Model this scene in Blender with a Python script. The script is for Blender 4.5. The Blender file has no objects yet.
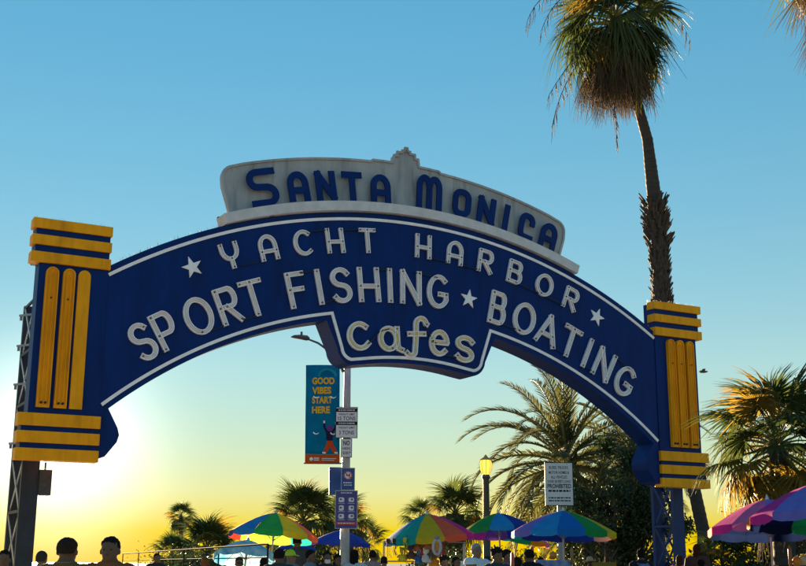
import bpy, bmesh, math, random
from math import sin, cos, pi, radians as R
from mathutils import Vector, Matrix, noise
from mathutils.geometry import tessellate_polygon

# ------------------------------------------------------------------ camera, sky, sun, exposure
sc = bpy.context.scene
col = sc.collection
CAM_Z = 1.5; PITCH = R(13.567); ROLL = R(0.218); FPX = 1161.6
cam = bpy.data.cameras.new('camera'); co = bpy.data.objects.new('camera', cam); col.objects.link(co)
cam.sensor_width = 36; cam.lens = 36*FPX/806; cam.clip_start = .1; cam.clip_end = 6000
_r = Vector((1, 0, 0)); _u = Vector((0, -sin(PITCH), cos(PITCH))); _f = Vector((0, cos(PITCH), sin(PITCH)))
RIGHT = _r*cos(ROLL)+_u*sin(ROLL); UP = _u*cos(ROLL)-_r*sin(ROLL)
co.matrix_world = Matrix(((RIGHT.x, UP.x, -_f.x, 0), (RIGHT.y, UP.y, -_f.y, 0), (RIGHT.z, UP.z, -_f.z, CAM_Z), (0, 0, 0, 1)))
sc.camera = co

SUN_AZ = R(-16.5); SUN_EL = R(5.0)
w = bpy.data.worlds.new('World'); sc.world = w; w.use_nodes = True
nt = w.node_tree; bg = nt.nodes['Background']; bg.inputs[1].default_value = 0.056
sky = nt.nodes.new('ShaderNodeTexSky'); sky.sky_type = 'NISHITA'; sky.sun_disc = False
sky.sun_elevation = SUN_EL; sky.sun_rotation = SUN_AZ; sky.altitude = 0
sky.air_density = 1.3; sky.dust_density = 0.0; sky.ozone_density = 3.0
def wn(t, op=None):
    n = nt.nodes.new(t)
    if op: n.operation = op
    return n
ga = wn('ShaderNodeGamma'); ga.inputs[1].default_value = 0.45
hs = wn('ShaderNodeHueSaturation'); hs.inputs['Saturation'].default_value = 2.0
nt.links.new(sky.outputs[0], ga.inputs[0]); nt.links.new(ga.outputs[0], hs.inputs['Color'])
# aureole: the glow of the low sun in the sea air, centred on the sun's own direction
tc = wn('ShaderNodeTexCoord'); dp = wn('ShaderNodeVectorMath', 'DOT_PRODUCT')
dp.inputs[1].default_value = (sin(SUN_AZ)*cos(SUN_EL), cos(SUN_AZ)*cos(SUN_EL), sin(SUN_EL))
nt.links.new(tc.outputs['Generated'], dp.inputs[0])
ac = wn('ShaderNodeMath', 'ARCCOSINE'); nt.links.new(dp.outputs['Value'], ac.inputs[0])
dv = wn('ShaderNodeMath', 'DIVIDE'); nt.links.new(ac.outputs[0], dv.inputs[0]); dv.inputs[1].default_value = R(3.7)
pw = wn('ShaderNodeMath', 'MULTIPLY'); nt.links.new(dv.outputs[0], pw.inputs[0]); nt.links.new(dv.outputs[0], pw.inputs[1])
ng = wn('ShaderNodeMath', 'MULTIPLY'); nt.links.new(pw.outputs[0], ng.inputs[0]); ng.inputs[1].default_value = -1
ex = wn('ShaderNodeMath', 'EXPONENT'); nt.links.new(ng.outputs[0], ex.inputs[0])
sl = wn('ShaderNodeVectorMath', 'SCALE'); sl.inputs[0].default_value = (2.4, 2.3, 2.2); nt.links.new(ex.outputs[0], sl.inputs['Scale'])
ad = wn('ShaderNodeVectorMath', 'ADD'); nt.links.new(hs.outputs[0], ad.inputs[0]); nt.links.new(sl.outputs[0], ad.inputs[1])
nt.links.new(ad.outputs[0], bg.inputs[0])

sun = bpy.data.lights.new('sun', 'SUN'); so = bpy.data.objects.new('sun', sun); col.objects.link(so)
sun.energy = 5.0; sun.angle = R(.6); sun.color = (1, .70, .38)
sd = Vector((sin(SUN_AZ)*cos(SUN_EL), cos(SUN_AZ)*cos(SUN_EL), sin(SUN_EL)))
so.rotation_euler = sd.to_track_quat('Z', 'Y').to_euler()
so.location = sd*200

vs = sc.view_settings
vs.view_transform = 'Standard'; vs.look = 'None'; vs.gamma = 1; vs.exposure = 3.02
try: vs.use_curve_mapping = False
except Exception: pass
sc.cycles.max_bounces = 6; sc.cycles.transparent_max_bounces = 8

rnd = random.Random(7)

# ------------------------------------------------------------------ helpers
def at(px, py, Y):
    """world point at forward distance Y whose place in the photograph is (px, py)"""
    d = RIGHT*((px-403)/FPX)-UP*((py-283)/FPX)+_f
    return Vector((0, 0, CAM_Z))+d*(Y/d.y)

MATS = {}
def mat(name, c, rough=.6, metal=0., noise=0., scale=6., bump=0., trans=0., emit=None, spec=.4, c2=None, coord='Object', stretch=None, streak=0.):
    if name in MATS: return MATS[name]
    m = bpy.data.materials.new(name); m.use_nodes = True; n = m.node_tree.nodes; l = m.node_tree.links
    b = n['Principled BSDF']; b.inputs['Base Color'].default_value = (*c, 1); b.inputs['Roughness'].default_value = rough
    b.inputs['Metallic'].default_value = metal; b.inputs['Specular IOR Level'].default_value = spec
    csock = None
    if noise or bump or c2:
        t = n.new('ShaderNodeTexCoord'); mp = n.new('ShaderNodeMapping'); l.new(t.outputs[coord], mp.inputs[0])
        if stretch: mp.inputs['Scale'].default_value = stretch
        nz = n.new('ShaderNodeTexNoise'); nz.inputs['Scale'].default_value = scale; nz.inputs['Detail'].default_value = 6; nz.inputs['Roughness'].default_value = .65
        l.new(mp.outputs[0], nz.inputs[0])
        cr = n.new('ShaderNodeValToRGB'); cr.color_ramp.elements[0].position = .32; cr.color_ramp.elements[1].position = .68
        a = c2 if c2 else tuple(max(0, x*(1-noise)) for x in c); bb = c if c2 else tuple(min(1, x*(1+noise*.6)) for x in c)
        cr.color_ramp.elements[0].color = (*a, 1); cr.color_ramp.elements[1].color = (*bb, 1)
        l.new(nz.outputs[0], cr.inputs[0]); csock = cr.outputs[0]
        if streak:      # run-off stains below seams
            m2 = n.new('ShaderNodeMapping'); m2.inputs['Scale'].default_value = (2.6, 2.6, .35); l.new(t.outputs[coord], m2.inputs[0])
            n2 = n.new('ShaderNodeTexNoise'); n2.inputs['Scale'].default_value = 2.2; n2.inputs['Detail'].default_value = 8; l.new(m2.outputs[0], n2.inputs[0])
            c2_ = n.new('ShaderNodeValToRGB'); c2_.color_ramp.elements[0].position = .50; c2_.color_ramp.elements[1].position = .72
            c2_.color_ramp.elements[0].color = (1, 1, 1, 1); c2_.color_ramp.elements[1].color = (1-streak, 1-streak*1.05, 1-streak*1.1, 1); l.new(n2.outputs[0], c2_.inputs[0])
            mu = n.new('ShaderNodeMix'); mu.data_type = 'RGBA'; mu.blend_type = 'MULTIPLY'; mu.inputs[0].default_value = 1
            l.new(csock, mu.inputs[6]); l.new(c2_.outputs[0], mu.inputs[7]); csock = mu.outputs[2]
        l.new(csock, b.inputs['Base Color'])
        rr = n.new('ShaderNodeMapRange'); rr.inputs[3].default_value = max(0, rough-.12); rr.inputs[4].default_value = min(1, rough+.12)
        l.new(nz.outputs[0], rr.inputs[0]); l.new(rr.outputs[0], b.inputs['Roughness'])
        if bump:
            bp = n.new('ShaderNodeBump'); bp.inputs['Strength'].default_value = bump; bp.inputs['Distance'].default_value = .02
            l.new(nz.outputs[0], bp.inputs['Height']); l.new(bp.outputs[0], b.inputs['Normal'])
    if trans:
        tr = n.new('ShaderNodeBsdfTranslucent'); tr.inputs[0].default_value = (*c, 1)
        if csock: l.new(csock, tr.inputs[0])
        mx = n.new('ShaderNodeMixShader'); mx.inputs[0].default_value = trans
        l.new(b.outputs[0], mx.inputs[1]); l.new(tr.outputs[0], mx.inputs[2]); l.new(mx.outputs[0], n['Material Output'].inputs[0])
    if emit:
        b.inputs['Emission Color'].default_value = (*emit[0], 1); b.inputs['Emission Strength'].default_value = emit[1]
    MATS[name] = m
    return m

class MB:
    def __init__(s): s.v = []; s.f = []; s.m = []
    def add(s, vs, fs, mi=0):
        o = len(s.v); s.v += [tuple(p) for p in vs]
        for f in fs: s.f.append(tuple(i+o for i in f)); s.m.append(mi)
    def box(s, c, d, rot=None, mi=0):
        c = Vector(c); hx, hy, hz = d[0]/2, d[1]/2, d[2]/2
        P = [Vector((x, y, z)) for x in (-hx, hx) for y in (-hy, hy) for z in (-hz, hz)]
        if rot is not None: P = [rot @ p for p in P]
        s.add([p+c for p in P], [(0, 1, 3, 2), (4, 6, 7, 5), (0, 4, 5, 1), (2, 3, 7, 6), (0, 2, 6, 4), (1, 5, 7, 3)], mi)
    def beam(s, a, b, wd, dp_, mi=0, up=(0, 0, 1)):
        a, b = Vector(a), Vector(b); z = (b-a).normalized(); u = Vector(up)
        if abs(z.dot(u)) > .98: u = Vector((0, 1, 0))
        x = u.cross(z).normalized(); y = z.cross(x)
        s.box((a+b)/2, (wd, dp_, (b-a).length), Matrix((x, y, z)).transposed(), mi)
    def tube(s, path, rad, n=8, mi=0, cap=True, closed=False):
        P = [Vector(p) for p in path]; k = len(P)
        rad = rad if isinstance(rad, (list, tuple)) else [rad]*k
        ref = None; vs_ = []
        for i in range(k):
            if closed: t = P[(i+1) % k]-P[i-1]
            else: t = P[min(i+1, k-1)]-P[max(i-1, 0)]
            t.normalize()
            if ref is None:
                ref = Vector((0, 0, 1)) if abs(t.z) < .9 else Vector((1, 0, 0))
            x = (ref-t*ref.dot(t)).normalized(); y = t.cross(x); ref = x
            rr = rad[i] if isinstance(rad[i], (list, tuple)) else (rad[i], rad[i])
            for j in range(n): vs_.append(P[i]+x*(cos(2*pi*j/n)*rr[0])+y*(sin(2*pi*j/n)*rr[1]))
        fs = []
        for i in range(k if closed else k-1):
            i2 = (i+1) % k
            for j in range(n): fs.append((i*n+j, i*n+(j+1) % n, i2*n+(j+1) % n, i2*n+j))
        if cap and not closed: fs += [tuple(range(n-1, -1, -1)), tuple(range((k-1)*n, k*n))]
        s.add(vs_, fs, mi)
    def rings(s, rs, n=16, mi=0, power=2.):
        """horizontal elliptical rings (z, cx, cy, rx, ry), capped"""
        vs_ = []
        for (z, cx, cy, rx, ry) in rs:
            for j in range(n):
                a = 2*pi*j/n; ca, sa = cos(a), sin(a)
                vs_.append((cx+rx*math.copysign(abs(ca)**(2/power), ca), cy+ry*math.copysign(abs(sa)**(2/power), sa), z))
        fs = []
        for i in range(len(rs)-1):
            for j in range(n): fs.append((i*n+j, i*n+(j+1) % n, (i+1)*n+(j+1) % n, (i+1)*n+j))
        fs += [tuple(range(n-1, -1, -1)), tuple(range((len(rs)-1)*n, len(rs)*n))]
        s.add(vs_, fs, mi)
    def ball(s, c, r, n=10, mi=0):
        r = r if isinstance(r, (list, tuple)) else (r, r, r); k = max(4, n//2+1); rs = []
        for i in range(k+1):
            a = -pi/2+pi*i/k; q = max(.02, cos(a)); rs.append((c[2]+r[2]*sin(a), c[0], c[1], r[0]*q, r[1]*q))
        s.rings(rs, n, mi)
    def extr(s, poly, y0, y1, mi=0, fn=None):
        """polygon in (u, v) made into a slab between depths y0 (front) and y1"""
        fn = fn or (lambda u, y, v: (u, y, v)); n = len(poly)
        tri = tessellate_polygon([[Vector((p[0], p[1], 0)) for p in poly]])
        vs_ = [fn(p[0], y0, p[1]) for p in poly]+[fn(p[0], y1, p[1]) for p in poly]
        fs = [tuple(t) for t in tri]+[(t[2]+n, t[1]+n, t[0]+n) for t in tri]+[(i, i+n, (i+1) % n+n, (i+1) % n) for i in range(n)]
        s.add(vs_, fs, mi)
    def mesh(s, name, mats, smooth=False, recalc=True):
        me = bpy.data.meshes.new(name); me.from_pydata(s.v, [], s.f)
        for m in (mats if isinstance(mats, (list, tuple)) else [mats]): me.materials.append(m)
        if len(set(s.m)) > 1: me.polygons.foreach_set('material_index', s.m)
        if recalc:
            bm = bmesh.new(); bm.from_mesh(me); bmesh.ops.recalc_face_normals(bm, faces=bm.faces); bm.to_mesh(me); bm.free()
        if smooth:
            me.polygons.foreach_set('use_smooth', [True]*len(me.polygons)); me.set_sharp_from_angle(angle=R(38))
        return me
    def build(s, name, mats, parent=None, smooth=False, recalc=True):
        return link(name, s.mesh(name, mats, smooth, recalc), parent)

def link(name, me, parent=None, loc=None, rot=None, scale=None):
    o = bpy.data.objects.new(name, me); col.objects.link(o)
    if parent is not None: o.parent = parent
    if loc is not None: o.location = loc
    if rot is not None: o.rotation_euler = rot
    if scale is not None: o.scale = scale if isinstance(scale, (tuple, list)) else (scale,)*3
    return o
def tag(o, label, cat, group=None):
    o['label'] = label; o['category'] = cat
    if group: o['group'] = group
    return o
def thing(name, label, cat, loc=(0, 0, 0), rz=0, group=None):
    o = link(name, None, None, loc, (0, 0, rz)); o.empty_display_size = .3
    return tag(o, label, cat, group)
def struct(name, me):
    o = link(name, me); o['kind'] = 'structure'; return o
def arc(cx, cy, rx, ry, a0, a1, n=12):
    return [(cx+rx*cos(R(a0+(a1-a0)*i/n)), cy+ry*sin(R(a0+(a1-a0)*i/n))) for i in range(n+1)]

_txt = {}
def text_data(s, bold=.0):
    """outline lettering as flat triangles, unit cap height, centred; returns verts, faces, width"""
    k = (s, bold)
    if k in _txt: return _txt[k]
    cu = bpy.data.curves.new('t', 'FONT'); cu.body = s; cu.size = 1; cu.offset = bold; cu.resolution_u = 3
    ob = bpy.data.objects.new('t', cu); col.objects.link(ob)
    me = bpy.data.meshes.new_from_object(ob.evaluated_get(bpy.context.evaluated_depsgraph_get()))
    V = [(v.co.x, v.co.y) for v in me.vertices]; F = [tuple(p.vertices) for p in me.polygons]
    bpy.data.objects.remove(ob); bpy.data.curves.remove(cu); bpy.data.meshes.remove(me)
    x0 = min(v[0] for v in V); x1 = max(v[0] for v in V); y0 = min(v[1] for v in V); y1 = max(v[1] for v in V)
    h = .73
    V = [((v[0]-(x0+x1)/2)/h, (v[1]-y0)/h) for v in V]
    _txt[k] = (V, F, (x1-x0)/h); return _txt[k]
def lettering(mb, s, cx, z, h, y, width=None, bold=.0, mi=0):
    V, F, wd = text_data(s, bold); sx = h if width is None else width/wd
    mb.add([(cx+v[0]*sx, y, z+v[1]*h) for v in V], F, mi)

# ------------------------------------------------------------------ ground
M_ground = mat('worn_concrete_road', (.36, .335, .30), .95, noise=.35, scale=1.5, bump=.06, spec=.04)
M_deck = mat('concrete_paving', (.47, .43, .38), .95, noise=.25, scale=1.2, bump=.05, spec=.04)
M_paint = mat('road_paint', (.6, .42, .06), .7, noise=.3, scale=4)
M_water = mat('sea_water', (.03, .07, .09), .4, noise=.3, scale=.3, bump=.6)
g = MB(); g.add([(-1500, -300, 0), (1500, -300, 0), (1500, 260, 0), (-1500, 260, 0)], [(0, 1, 2, 3)]); struct('ground', g.mesh('ground', M_deck))
g = MB(); g.add([(-4000, 260, -.3), (4000, 260, -.3), (4000, 5000, -.3), (-4000, 5000, -.3)], [(0, 1, 2, 3)]); struct('sea', g.mesh('sea', M_water))
SIGN_LOC = Vector((.356, 33.114, 0)); SIGN_ROT = R(27.94)
g = MB(); g.add([(-7, -28, .004), (7, -28, .004), (7, 70, .004), (-7, 70, .004)], [(0, 1, 2, 3)])
road = struct('road', g.mesh('road', M_ground)); road.location = SIGN_LOC; road.rotation_euler.z = SIGN_ROT
for x in (-.12, .12):
    g = MB(); g.add([(x-.05, -28, .008), (x+.05, -28, .008), (x+.05, 70, .008), (x-.05, 70, .008)], [(0, 1, 2, 3)])
    g.build('road_marking', M_paint, road)

# ------------------------------------------------------------------ the arch sign
M_blue = mat('blue_sign_paint', (.0015, .024, .15), .5, noise=.22, scale=1.3, bump=.04, stretch=(1, 1, .35), spec=.12, streak=.2)
M_blued = mat('blue_steel', (.004, .028, .13), .6, noise=.35, scale=3, bump=.1)
M_yellow = mat('yellow_sign_paint', (.95, .36, .004), .5, noise=.16, scale=2.2, bump=.05, stretch=(1, 1, .5), streak=.2, spec=.15)
M_white = mat('white_enamel', (.95, .87, .90), .45, noise=.12, scale=3.5)
M_chan = mat('channel_floor', (.88, .80, .84), .5, noise=.15, scale=5)
M_crown = mat('crown_enamel', (.38, .365, .38), .5, noise=.2, scale=1.6, stretch=(1, 1, .4), bump=.05, streak=.3)
M_tube = mat('unlit_neon_glass', (.8, .77, .77), .25, spec=.6)
M_ytube = mat('yellow_neon_glass', (.75, .58, .07), .2, spec=.6)
M_black = mat('black_cable', (.012, .012, .014), .5)
M_steel = mat('galvanised_steel', (.33, .34, .35), .42, metal=.6, noise=.2, scale=5)
M_rust = mat('dark_steel', (.06, .06, .065), .6, metal=.3, noise=.4, scale=8)

sign = thing('arch_sign', 'giant blue arched entrance sign with white channel letters and yellow-banded pylons', 'sign', SIGN_LOC, SIGN_ROT)
CV = -5.25                                     # centre height of all the arcs
def rp(r, th): return (r*sin(R(th)), CV+r*cos(R(th)))
def arc_r(r, u0, u1, n):
    a0 = math.degrees(math.asin(u0/r)); a1 = math.degrees(math.asin(u1/r))
    return [rp(r, a0+(a1-a0)*i/n) for i in range(n+1)]
FRONT = .08; BACK = .86
def cafe_path(o):
    """lower edge of the hanging box, from left root to right root; o = offset outwards"""
    tl, bl = 2.62+o*.95, 2.34+o*.95
    r = .34+o
    c0 = (-bl+r*1.12, 7.06-o+r); c1 = (bl-r*1.12, 7.06-o+r)
    p = arc(c0[0], c0[1], r, r, 186, 262, 7)
    mid = [(u, 7.06-o+.2*(1-(u/1.95)**2)) for u in [-1.7+3.4*i/14 for i in range(15)]]
    return p+mid+arc(c1[0], c1[1], r, r, 278, 354, 7)
RB = 13.65; RT = 16.75
low = arc_r(RB, -8.72, -2.78, 28)
poly = [(-8.95, 3.97), (-8.74, 4.05), (-8.46, 4.42), (-8.41, 4.6), (-8.46, 4.78)]+low+cafe_path(.16)+[(-u, v) for u, v in reversed(low)]
poly += [(8.46, 4.78), (8.41, 4.6), (8.46, 4.42), (8.74, 4.05), (8.95, 3.97)]+arc_r(RT, 8.95, -8.95, 70)
m = MB(); m.extr(poly, FRONT, BACK); m.build('arch_panel', M_blue, sign)
# thin trim lip round the face so the sheet edge catches light
def ribbon(mb, path, wd, y0, y1, closed=False, mi=0, fn=None):
    sweep(mb, path, [(-wd/2, 0), (-wd/2, y0-y1), (wd/2, y0-y1), (wd/2, 0)], y0, closed, mi, fn)
def sweep(mb, path, prof, y0, closed=False, mi=0, fn=None):
    """sweep a profile (s across, h towards the viewer) along a 2-D path lying at depth y0"""
    fn = fn or (lambda u, y, v: (u, y, v)); n = len(path); k = len(prof); V = []
    for i in range(n):
        a = path[i-1] if (closed or i > 0) else None; b = path[(i+1) % n] if (closed or i < n-1) else None
        p = path[i]; ds = []
        if a is not None: ds.append(Vector((p[0]-a[0], p[1]-a[1])).normalized())
        if b is not None: ds.append(Vector((b[0]-p[0], b[1]-p[1])).normalized())
        ns = [Vector((-d.y, d.x)) for d in ds]
        nn = ns[0] if len(ns) == 1 else (ns[0]+ns[1])
        if len(ns) == 2:
            nn.normalize(); nn = nn/max(.45, nn.dot(ns[0]))
        for (s_, h) in prof: V.append(fn(p[0]+nn.x*s_, y0-h, p[1]+nn.y*s_))
    F = []
    for i in range(n if closed else n-1):
        j = (i+1) % n
        for q in range(k-1): F.append((i*k+q, i*k+q+1, j*k+q+1, j*k+q))
    if not closed: F += [tuple(range(k)), tuple(range(n*k-1, (n-1)*k-1, -1))]
    mb.add(V, F, mi)
m = MB(); ribbon(m, arc_r(16.55, -8.93, 8.93, 80), .085, FRONT-.001, FRONT-.03); m.build('border_tube', M_white, sign)
lowb = arc_r(13.83, -8.9, -2.62, 28)
m = MB(); ribbon(m, lowb+cafe_path(0)+[(-u, v) for u, v in reversed(lowb)], .085, FRONT-.001, FRONT-.03); m.build('border_tube', M_white, sign)
# pylons with yellow bands
for sgn in (-1, 1):
    m = MB(); cu_ = sgn*(8.952+10.68)/2
    m.box((cu_, .31, 6.92), (10.68-8.952, .52, 3.78)); py = m.build('pylon', M_blue, sign)
    for (z0, z1) in ((8.81, 9.88), (3.95, 5.03)):
        m = MB(); m.box((sgn*(8.953+10.81)/2, .29, (z0+z1)/2), (10.81-8.953, .52, z1-z0)); m.build('cap_block', M_blue, py)
    for (z0, z1) in ((9.67, 9.93), (9.245, 9.505), (8.79, 9.065), (4.715, 5.025), (4.305, 4.59), (3.89, 4.175)):
        m = MB(); bw = 10.91-8.915
        m.box((sgn*(8.915+10.91)/2, .15, (z0+z1)/2), (bw, .38, z1-z0))
        o = m.build('yellow_band', M_yellow, py)
        bv = o.modifiers.new('b', 'BEVEL'); bv.width = .012; bv.segments = 2
    for k, (a, b) in enumerate(((9.40, 9.71), (9.78, 10.09), (10.19, 10.51))):
        r = (b-a)/2; c = sgn*(a+b)/2
        path = [(c-r, 5.17)]+arc(c, 8.70-r, r, r, 180, 0, 10)+[(c+r, 5.17)]
        m = MB(); m.extr(path, -.03, .049); o = m.build('vertical_bar', M_yellow, py)
        # rim and the tube lying in it
        inner = [(c-r+.022, 5.19)]+arc(c, 8.70-r, r-.022, r-.022, 180, 0, 10)+[(c+r-.022, 5.19)]
        flat = (sgn < 0 and k == 0)
        if not flat:
            m = MB(); ribbon(m, inner, .03, -.031, -.07); m.build('rim', M_yellow, o)
            m = MB(); m.tube([(c+dx, -.075, z) for dx, z in ((-.05, 5.3), (-.05, 8.48), (0, 8.55), (.05, 8.48), (.05, 5.3))], .014, 6); m.build('neon_tube', M_yellow, o, True)
            m = MB()
            for dx in (-.05, .05): m.tube([(c+dx, -.03, 5.28), (c+dx, -.10, 5.28)], .03, 8)
            m.tube([(c, -.03, 7.9), (c, -.09, 7.9)], .02, 6); _e = m.build('electrode', M_black, o); _e['kind'] = 'stuff'

# crown panel with its curved ledge
half = [(.44, 13.34), (.415, 13.56), (.30, 13.56), (.30, 13.69), (.13, 13.69), (.13, 13.76), (.05, 13.76), (.035, 13.86)]
def crown_top(u): return -4.247+math.sqrt(17.52**2-u*u)
right_side = [(5.55, 11.0), (5.80, 11.75)]+arc(5.47, 12.02, .36, .34, -5, 75, 6)
top_r = [(u, crown_top(u)) for u in [5.5-4.3*i/16 for i in range(17)]]
top_r = [p for p in top_r if p[0] < 5.45]+[(1.14, crown_top(1.14)+.055), (.8, crown_top(.8)+.055), (.45, crown_top(.45)+.055)]
rh = right_side+top_r+half
poly = rh+[(-u, v) for u, v in reversed(rh)]
bot = [rp(16.86, t) for t in [-19+38*i/24 for i in range(25)]]
poly = poly+[p for p in bot if abs(p[0]) < 5.5]
crown = MB(); crown.extr(poly, .60, .80); crown = crown.build('crown_panel', M_crown, sign)
m = MB(); ribbon(m, rh+[(-u, v) for u, v in reversed(rh)], .07, .62, .555); m.build('crown_edge', M_crown, crown)
a1 = [rp(17.06, -20.4+40.8*i/44) for i in range(45)]; a0 = [rp(16.775, 20.4-40.8*i/44) for i in range(45)]
m = MB(); m.extr(a1+a0, -.06, .597); o = m.build('crown_ledge', mat('ledge_enamel', (.62, .58, .60), .5, noise=.15, scale=3), crown)
bv = o.modifiers.new('b', 'BEVEL'); bv.width = .03; bv.segments = 3; bv.limit_method = 'ANGLE'
for th in (-20.0, -15, 15, 20.0):
    a, b = rp(16.6, th), rp(17.15, th*.985)
    m = MB(); m.beam((a[0], .83, a[1]), (b[0], .83, b[1]), .12, .1, up=(0, 1, 0)); m.build('crown_strut', M_rust, crown)

# ---- glyphs as centre-line strokes in a unit box
def bowl(x0, x1, y0, y1):
    ry = (y1-y0)/2; rx = min(.42, ry*1.1); xc = x1-rx
    return [(x0, y1), (xc, y1)]+arc(xc, (y0+y1)/2, rx, ry, 80, -80, 8)+[(xc, y0), (x0, y0)]
S_path = arc(.5, .755, .5, .245, 28, 268, 14)+arc(.5, .25, .5, .25, 88, -152, 14)
GL = {
 'H': ([[(0, 0), (0, 1)], [(1, 0), (1, 1)], [(0, .45), (1, .45)]], []),
 'T': ([[(0, 1), (1, 1)], [(.5, 0), (.5, 1)]], []),
 'Y': ([[(0, 1), (0, .8)]+arc(.5, .78, .5, .42, 180, 360, 12)+[(1, .8), (1, 1)], [(.5, .38), (.5, 0)]], []),
 'Ar': ([[(0, 0), (0, .6)]+arc(.5, .6, .5, .4, 180, 0, 12)+[(1, .6), (1, 0)], [(0, .34), (1, .34)]], []),
 'A': ([[(0, 0), (.5, 1)], [(1, 0), (.5, 1)], [(.2, .32), (.8, .32)]], []),
 'C': ([arc(.62, .5, .62, .5, 52, 308, 18)], []),
 'O': ([], [arc(.5, .5, .5, .5, 0, 345, 23)]),
 'R': ([[(0, 0), (0, 1)], bowl(0, 1, .47, 1), [(.4, .47), (1, 0)]], []),
 'P': ([[(0, 0), (0, 1)], bowl(0, 1, .42, 1)], []),
 'B': ([[(0, 0), (0, 1)], bowl(0, .92, .53, 1), bowl(0, 1, 0, .53)], []),
 'S': ([S_path], []),
 'F': ([[(0, 0), (0, 1)], [(0, 1), (1, 1)], [(0, .52), (.85, .52)]], []),
 'I': ([[(.5, 0), (.5, 1)]], []),
 'N': ([[(0, 0), (0, 1)], [(0, 1), (1, 0)], [(1, 0), (1, 1)]], []),
 'G': ([arc(.55, .5, .55, .5, 50, 330, 18)+[(1, .42)], [(.62, .42), (1, .42)]], []),
 'M': ([[(0, 0), (0, .68)]+arc(.25, .68, .25, .32, 180, 0, 10)+[(.5, .68), (.5, 0)], [(.5, .68)]+arc(.75, .68, .25, .32, 180, 0, 10)+[(1, .68), (1, 0)]], []),
 'Cs': ([[(1, .72), (1, .82)]+arc(.6, .75, .4, .25, 30, 90, 4)+arc(.35, .75, .35, .25, 95, 180, 5)+arc(.35, .25, .35, .25, 180, 265, 5)+[(1, 0)]], []),
 'Os': ([], [arc(.6, .72, .4, .28, 0, 90, 5)+arc(.4, .72, .4, .28, 90, 180, 5)+arc(.4, .28, .4, .28, 180, 270, 5)+arc(.6, .28, .4, .28, 270, 360, 5)]),
 'Ss': ([[(1, 1), (.42, 1)]+arc(.3, .76, .3, .24, 100, 262, 8)+arc(.66, .25, .34, .25, 80, -82, 8)+[(.58, 0), (.04, 0)]], []),
 'c': ([arc(.5, .5, .5, .5, 48, 318, 18)], []),
 'a': ([arc(.48, .45, .45, .45, 30, -20, 3)[:0]+[(.95, .92), (.95, .18), (1.0, .03), (1.18, -.03)]], [arc(.46, .46, .46, .46, 0, 345, 20)]),
 'f': ([[(1.0, .86)]+arc(.72, .84, .26, .16, 10, 180, 8)+[(.46, .5), (.42, .14)]+arc(.2, .12, .22, .12, 0, -150, 6), [(.12, .56), (.86, .6)]], []),
 'e': ([[(.04, .5), (.96, .54)]+arc(.5, .5, .48, .5, 8, 318, 18)], []),
 's': ([S_path], []),
}
ROUNDING = {}
def glyph(key, w_, h_, hw):
    st, cl = GL[key]
    f = lambda p: (-w_/2+hw+p[0]*(w_-2*hw), -h_/2+hw+p[1]*(h_-2*hw))
    return [[f(p) for p in s_] for s_ in st], [[f(p) for p in s_] for s_ in cl]
def place(r, th, y=None):
    cu0, cv0 = rp(r, th); c, s_ = cos(R(-th)), sin(R(-th))
    return lambda x, yy, z: (cu0+x*c-z*s_, yy, cv0+x*s_+z*c)
def dedup(p):
    q = [p[0]]
    for a in p[1:]:
        if math.hypot(a[0]-q[-1][0], a[1]-q[-1][1]) > 1e-3: q.append(a)
    return q
def channel_letter(key, r, th, w_, h_, sw, tube=M_tube, lean=0):
    hw = sw/2; st, cl = glyph(key, w_, h_, hw); fn = place(r, th)
    m = MB(); tb = MB(); el = MB(); z = 0
    for i, (p, closed) in enumerate([(dedup(s_), False) for s_ in st]+[(s_, True) for s_ in cl]):
        e = .0022*i; H_ = .09+e; fl = .045+e; rim = .022
        # lengthen the open ends by half the stroke
        if not closed:
            d0 = Vector((p[0][0]-p[1][0], p[0][1]-p[1][1])).normalized()*hw*.96; d1 = Vector((p[-1][0]-p[-2][0], p[-1][1]-p[-2][1])).normalized()*hw*.96
            q = [(p[0][0]+d0.x, p[0][1]+d0.y)]+p[1:-1]+[(p[-1][0]+d1.x, p[-1][1]+d1.y)]
        else: q = p
        sweep(m, q, [(-hw, 0), (-hw, H_), (-hw+rim, H_)], FRONT-.002, closed, 0, fn)
        sweep(m, q, [(-hw+rim, H_-.002), (-hw+rim, fl), (hw-rim, fl), (hw-rim, H_-.002)], FRONT-.002, closed, 1, fn)
        sweep(m, q, [(hw-rim, H_), (hw, H_), (hw, 0)], FRONT-.002, closed, 0, fn)
        tp = [fn(a[0], FRONT-.07-e, a[1]) for a in p]
        if closed: tb.tube(tp, .015, 5, closed=True)
        else:
            tb.tube(tp, .013, 5)
            for a in (p[0], p[-1]):
                el.tube([fn(a[0], FRONT-.05, a[1]), fn(a[0], FRONT-.10, a[1])], .019, 6)
    if cl:
        a = cl[0][17]; el.tube([fn(a[0], FRONT-.05, a[1]), fn(a[0], FRONT-.10, a[1])], .024, 6)
    o = m.build('letter', [M_white, M_chan], sign)
    tb.build('neon_tube', tube, o, True); e_ = el.build('electrode', M_black, o); e_['kind'] = 'stuff'
    return o
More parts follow.
